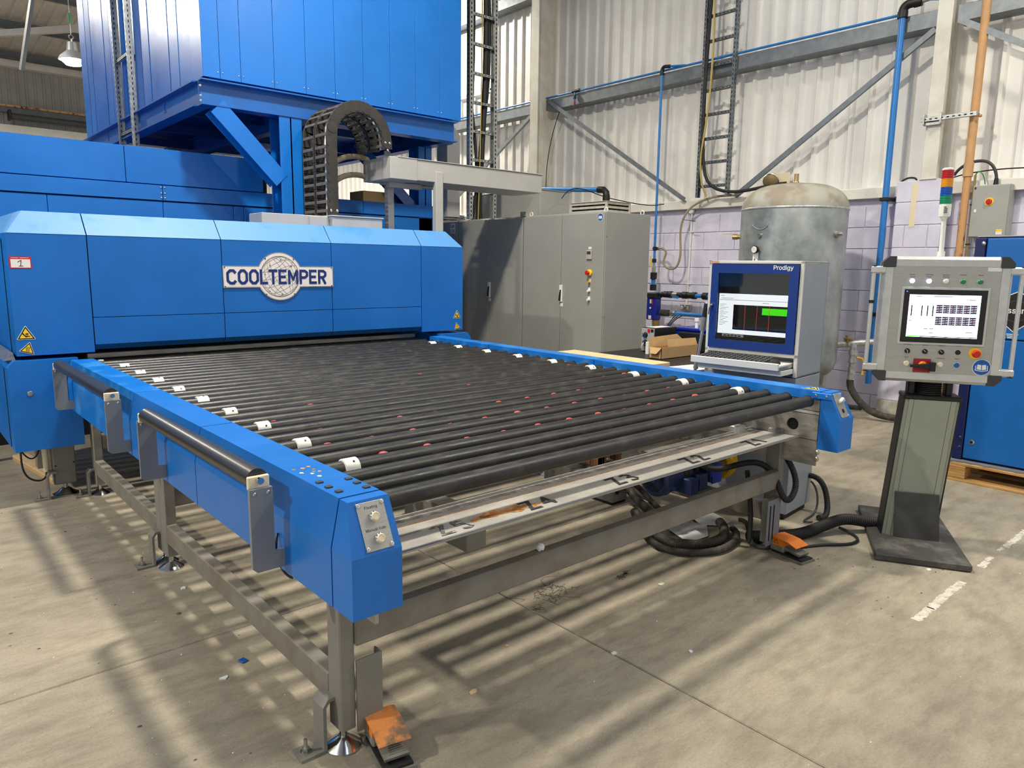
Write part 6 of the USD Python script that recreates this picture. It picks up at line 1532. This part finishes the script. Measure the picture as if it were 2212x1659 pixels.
MB().tube(spline([(4.05, 1.73, .03), (4.06, 1.66, .012), (4.0, 1.60, .009), (3.9, 1.60, .009), (3.78, 1.68, .009), (3.62, 1.76, .012), (3.53, 1.80, .05)], 50), .008, 8).build('pedal_cable', 'black_rubber', None, label='thin black cable curving from the right foot pedal to the thick hose', cat='cable')
GC = hose('flexible_conduit', 'black ribbed conduit leaving the grey cabinet base by the console', [(4.30, 2.05, .22), (4.31, 1.98, .20), (4.31, 1.93, .10), (4.26, 1.90, .03), (4.15, 1.90, .02)], .018, 'black_rubber')
MB().tube(spline([(4.29, 2.03, .19), (4.29, 1.99, .14), (4.24, 1.96, .03), (4.12, 1.95, .01), (4.05, 1.93, .01), (4.08, 1.90, .01)], 30), .006, 6).build('thin_cable', 'plastic_dark', None, label='thin cable trailing from the grey cabinet base to the floor', cat='cable')
MB(PT).lathe([(0, .002), (.02, .0018), (.022, 0)], (-.05 + .0, 0, .2), (0, -1, 0), 18)
JB = thing('junction_box', 'grey steel junction box on the floor under the table with a cable hole', 'box', (3.46, 2.97, 0))
MB().box(3.385, 3.53, 2.87, 3.50, .015, .16, .005).build('box', 'frame_grey', JB, smooth=False)
MB().box(3.39, 3.525, 2.88, 3.49, 0, .015).build('foot', 'black', JB, smooth=False)
MB().lathe([(0, .002), (.02, .0018), (.02, 0)], (3.43, 2.87, .085), (0, -1, 0), 18).build('cable_hole', 'dark_void', JB)
MB().tube(spline([(3.43, 2.87, .085), (3.48, 2.80, .085), (3.52, 2.68, .05), (3.52, 2.55, .02)], 24), .006, 6).build('wire', 'black', JB)
WC = thing('wooden_crate', 'brown wooden crate boards showing below the rollers', 'crate', (3.75, 3.25, 0))
for k in range(5): MB().box(3.45, 3.47, 3.02 + k * .11, 3.125 + k * .11, .20, .32, .002).build('board', 'wood_brown', WC, smooth=False)
for k in range(4): MB().box(3.60 + k * .1, 3.695 + k * .1, 3.60, 3.62, .0, .30, .002).build('board', 'wood_brown', WC, smooth=False)
MB().box(3.47, 4.0, 3.58, 3.60, .26, .30, .002).build('batten', 'wood_brown', WC, smooth=False)
for x in (3.45, 3.98): MB().box(x, x + .04, 3.02, 3.06, 0, .32, .002).build('batten', 'wood_brown', WC, smooth=False)
SB = thing('steel_channel', 'pair of grey steel channels lying on the floor under the rollers', 'steel channel', (3.0, 3.5, 0))
MB().box(2.6, 3.30, 3.10, 3.22, 0, .05, .004).build('channel', 'frame_grey', SB, smooth=False); MB().box(2.2, 2.95, 3.35, 3.47, 0, .05, .004).build('channel', 'frame_grey', SB, smooth=False)
def paper(pts, label, mat='paper'):
    n = len(pts)
    MB().raw([(x, y, z) for x, y, z in pts] + [(x, y, z - .0015) for x, y, z in pts], [(0, k, k + 1) for k in range(1, n - 1)] + [(n, n + k + 1, n + k) for k in range(1, n - 1)] + [f for k in range(n) for f in ((k, n + k, (k + 1) % n), ((k + 1) % n, n + k, n + (k + 1) % n))]).build('paper_sheet', mat, None, smooth=False, label=label, cat='paper')
paper([(3.20, 2.20, .03), (3.29, 2.17, .012), (3.40, 2.17, .006), (3.56, 2.29, .012), (3.44, 2.42, .006), (3.32, 2.40, .006)], 'printed white paper sheet lying on the floor inside the hose coil')
paper([(3.50, 2.29, .015), (3.60, 2.22, .006), (3.70, 2.22, .006), (3.76, 2.36, .006), (3.78, 2.48, .006), (3.6, 2.44, .010)], 'crumpled white paper sheet half under the first, nearer the grey cabinet')

# ---- foot pedals
def pedal(label, x, y, rusty, ang=0):
    t = thing('foot_pedal', label, 'foot pedal', (x, y, 0))
    L_ = local((x, y, 0), ang)
    b = lambda *a, **k: MB(L_).box(*a, **k)
    MB(L_).prism([(-.055, -.12), (.055, -.12), (.055, .09), (-.055, .09)], 'z', 0, .012).build('base_plate', 'pedal_grey', t, smooth=False)
    MB(L_).prism([(-.045, -.112), (.045, -.112), (.045, .07), (-.045, .07)], 'z', .012, .02).build('foot_mat', 'black_rubber', t, smooth=False)
    MB(L_).box(-.045, .045, .0, .085, .02, .065, .006).build('body', 'pedal_grey', t, smooth=False)
    MB(L_).hull([(-.046, .0, .055), (.046, .0, .055), (-.046, .086, .055), (.046, .086, .055), (-.046, .0, .085), (.046, .0, .085), (-.042, .078, .098), (.042, .078, .098)]).build('cover', 'orange', t, smooth=False)
    m = 'orange_rusty' if rusty else 'orange'
    P = [(.086, .09), (.07, .10), (.02, .098), (-.03, .094), (-.075, .078), (-.078, .074), (-.03, .088), (.02, .092), (.07, .093)]
    MB(L_).prism([(y_, z_) for y_, z_ in P], 'x', -.052, .052).build('guard_flap', m, t, smooth=False)
    tr_ = MB(L_); tr_.hull([(-.036, .03, .045), (.036, .03, .045), (-.038, -.09, .03), (.038, -.09, .03), (-.036, .03, .055), (.036, .03, .055), (-.04, -.095, .042), (.04, -.095, .042)])
    td = tr_.build('treadle', 'pedal_grey', t, smooth=False)
    q = MB(L_)
    for k in range(12): q.hull([(-.036, -.088 + k * .009, .0415 + k * .00095), (.036, -.088 + k * .009, .0415 + k * .00095), (-.036, -.084 + k * .009, .0415 + k * .00095), (.036, -.084 + k * .009, .0415 + k * .00095), (-.036, -.086 + k * .009, .0445 + k * .00095), (.036, -.086 + k * .009, .0445 + k * .00095)])
    q.build('tread_rib', 'pedal_grey', td, smooth=False, kind='stuff')
    # small warning triangle on the left of the cover
    o = (L_ @ np.array([-.0465, .045, .072, 1]))[:3]; xv = -L_[:3, 1]
    T = Polygon([(-.014, -.008), (.014, -.008), (0, .016)])
    w = MB().flat(T, .0006, frame(o, xv, (0, 0, 1))).build('warning_sign', 'black', t, smooth=False)
    MB().flat(T.buffer(-.0022), .0003, frame(o + np.cross(xv, (0, 0, 1)) * .0006, xv, (0, 0, 1))).build('field', 'orange', w, smooth=False)
    return t
pedal('grey and orange foot pedal with a rusty flap, beside the near table leg', 1.06, 1.775, True, 12)
pedal('grey and orange foot pedal beside the right table leg', 3.50, 1.745, False, 8)

# ---- things under the hood's left end
PN = thing('corrugated_board', 'strip of tan corrugated board leaning on the floor under the hood', 'board', (.70, 5.9, 0))
for k in range(8): MB().bar((.66 + k * .012, 6.45 - k * .0, .012 + .02), (.78 + k * .012, 5.55, .03), .010, .012).build('rib', 'ply', PN, smooth=False)
MB().hull([(.655, 6.45, .0), (.76, 6.45, .0), (.775, 5.55, 0), (.88, 5.55, 0), (.655, 6.45, .026), (.76, 6.45, .026), (.775, 5.55, .022), (.88, 5.55, .022)]).build('sheet', 'cardboard', PN, smooth=False)

# ---- floor marks, stains and bits
def blob(cx, cy, rx, ry, rot, n=26, rough=.3, z0=.0, h=.0006):
    a = np.linspace(0, 2 * np.pi, n, endpoint=False)
    r = 1 + rough * rng.normal(size=n)
    P = Polygon(np.stack([rx * r * np.cos(a), ry * r * np.sin(a)], 1)).buffer(0)
    return affinity.translate(affinity.rotate(P, rot, origin=(0, 0)), cx, cy)
FMm = thing('floor_marking', 'worn white painted line on the concrete at the right', 'floor marking', (3.9, 1.04, 0))
for a, b, w in ((3.26, 3.44, .05), (3.43, 3.86, .05), (4.13, 4.24, .045), (4.25, 4.33, .035), (4.46, 4.53, .03), (4.55, 4.95, .045), (4.97, 6.2, .045), (3.10, 3.2, .024), (2.93, 3.06, .022), (2.80, 2.88, .02)):
    n = max(8, int((b - a) / .012))
    xs2 = np.linspace(a, b, n)
    top = [(x, 1.055 - rng.random() * .012) for x in xs2]; bot = [(x, 1.055 - w + rng.random() * .014) for x in xs2[::-1]]
    MB().flat(Polygon(top + bot).buffer(0), .0006, np.eye(4)).build('paint_patch', 'mark_white' if a > 3.2 else 'concrete', FMm, smooth=False)
ST = thing('floor_stain', 'dark cracked stains on the concrete in front of the table', 'stain', (2.3, 2.2, 0))
for cx, cy, rx, ry in ((2.62, 2.14, .05, .022), (2.66, 2.155, .035, .012)):
    MB().flat(blob(cx, cy, rx, ry, 10, 30, .35), .0005, np.eye(4)).build('stain', 'stain', ST, smooth=False)
crk = []
for k in range(26):
    p = np.array([2.04 + rng.random() * .26, 2.16 + rng.random() * .14]); ln = [p]
    for j in range(5): p = p + rng.normal(0, .022, 2) + [.008, 0]; ln.append(p)
    crk.append(LineString(ln).buffer(.0016 + .001 * rng.random()))
MB().flat(unary_union(crk), .0005, np.eye(4)).build('crack', 'stain', ST, smooth=False)
DBp = thing('floor_debris', 'crumbs of broken glass and grit scattered on the concrete floor', 'debris', (1.5, 2.2, 0))
q = MB()
for k in range(150):
    if k % 3: x, y = .1 + rng.random() * .95, 1.95 + rng.random() * 3.2
    else: x, y = 1.2 + rng.random() * 3.2, .7 + rng.random() * 1.6
    r = .0012 + .003 * rng.random() ** 3
    t = trimesh.creation.icosphere(0, r); q.mesh(t, np.array([[1, 0, 0, x], [0, 1, 0, y], [0, 0, .5, r * .35], [0, 0, 0, 1]], float))
q.build('crumb', 'crumb', DBp, smooth=False, kind='stuff')
q = MB()
for k in range(90):
    x, y = (.2 + rng.random() * 1.0, 1.7 + rng.random() * 3.6) if k % 2 else (3.2 + rng.random() * .9, 1.1 + rng.random() * .7)
    r = .0015 + .004 * rng.random() ** 2
    t = trimesh.creation.icosphere(0, r); q.mesh(t, np.array([[1.5, 0, 0, x], [0, 1, 0, y], [0, 0, .4, r * .3], [0, 0, 0, 1]], float))
q.build('grit', 'stain', DBp, smooth=False, kind='stuff')
def chip(x, y, r, mat, label, rot=0, n=6, name='floor_chip', cat='chip'):
    MB().flat(blob(x, y, r, r * .6, rot, n, .18), .004, np.eye(4)).build(name, mat, None, smooth=False, label=label, cat=cat)
MB().box(-.012, .012, -.014, .014, .001, .008, .001, tf=frame((.913, 2.566, 0), (1, .3, 0), (-.3, 1, 0))).build('blue_offcut', 'sign_blue', None, smooth=False, label='small blue plastic offcut on the floor beside the left rail', cat='offcut')
chip(1.46, 1.845, .016, 'ply', 'pale curled chip on the floor just right of the near pedal', 20)
chip(1.755, 2.005, .010, 'cardboard', 'small brown chip on the floor left of the cracked stain', 40)
chip(2.043, 1.692, .013, 'paper', 'pale flat scrap lying on the slab joint in front of the table', 10)
chip(2.285, 1.505, .012, 'paper', 'white four-sided scrap at the edge of the table shadow', 30, 5)
chip(2.69, 1.96, .018, 'mark_white', 'faint pale scrap in the shadow right of the dark stain', 0)
chip(.94, 3.36, .018, 'crumb', 'white splinter cluster on the floor by the middle of the left rail', 60, 9)
chip(.815, 2.50, .016, 'crumb', 'white splinter on the floor left of the blue offcut', 0, 9)
chip(.845, 3.115, .010, 'stain', 'dark little pebble on the floor left of the rail', 0, 8)
chip(3.885, 1.19, .018, 'white', 'white paper scrap at the front edge of the console base', 15, 4)
gl = trimesh.creation.icosphere(1, .016); v = gl.vertices * [1, .8, .9] * (1 + .5 * (rng.random((len(gl.vertices), 1)) - .5)) + [1.79, 1.862, .452]
MB().raw(v, gl.faces).build('glass_lump', 'crumb', None, smooth=False, label='lump of broken glass lying on the dusty front rail', cat='glass')
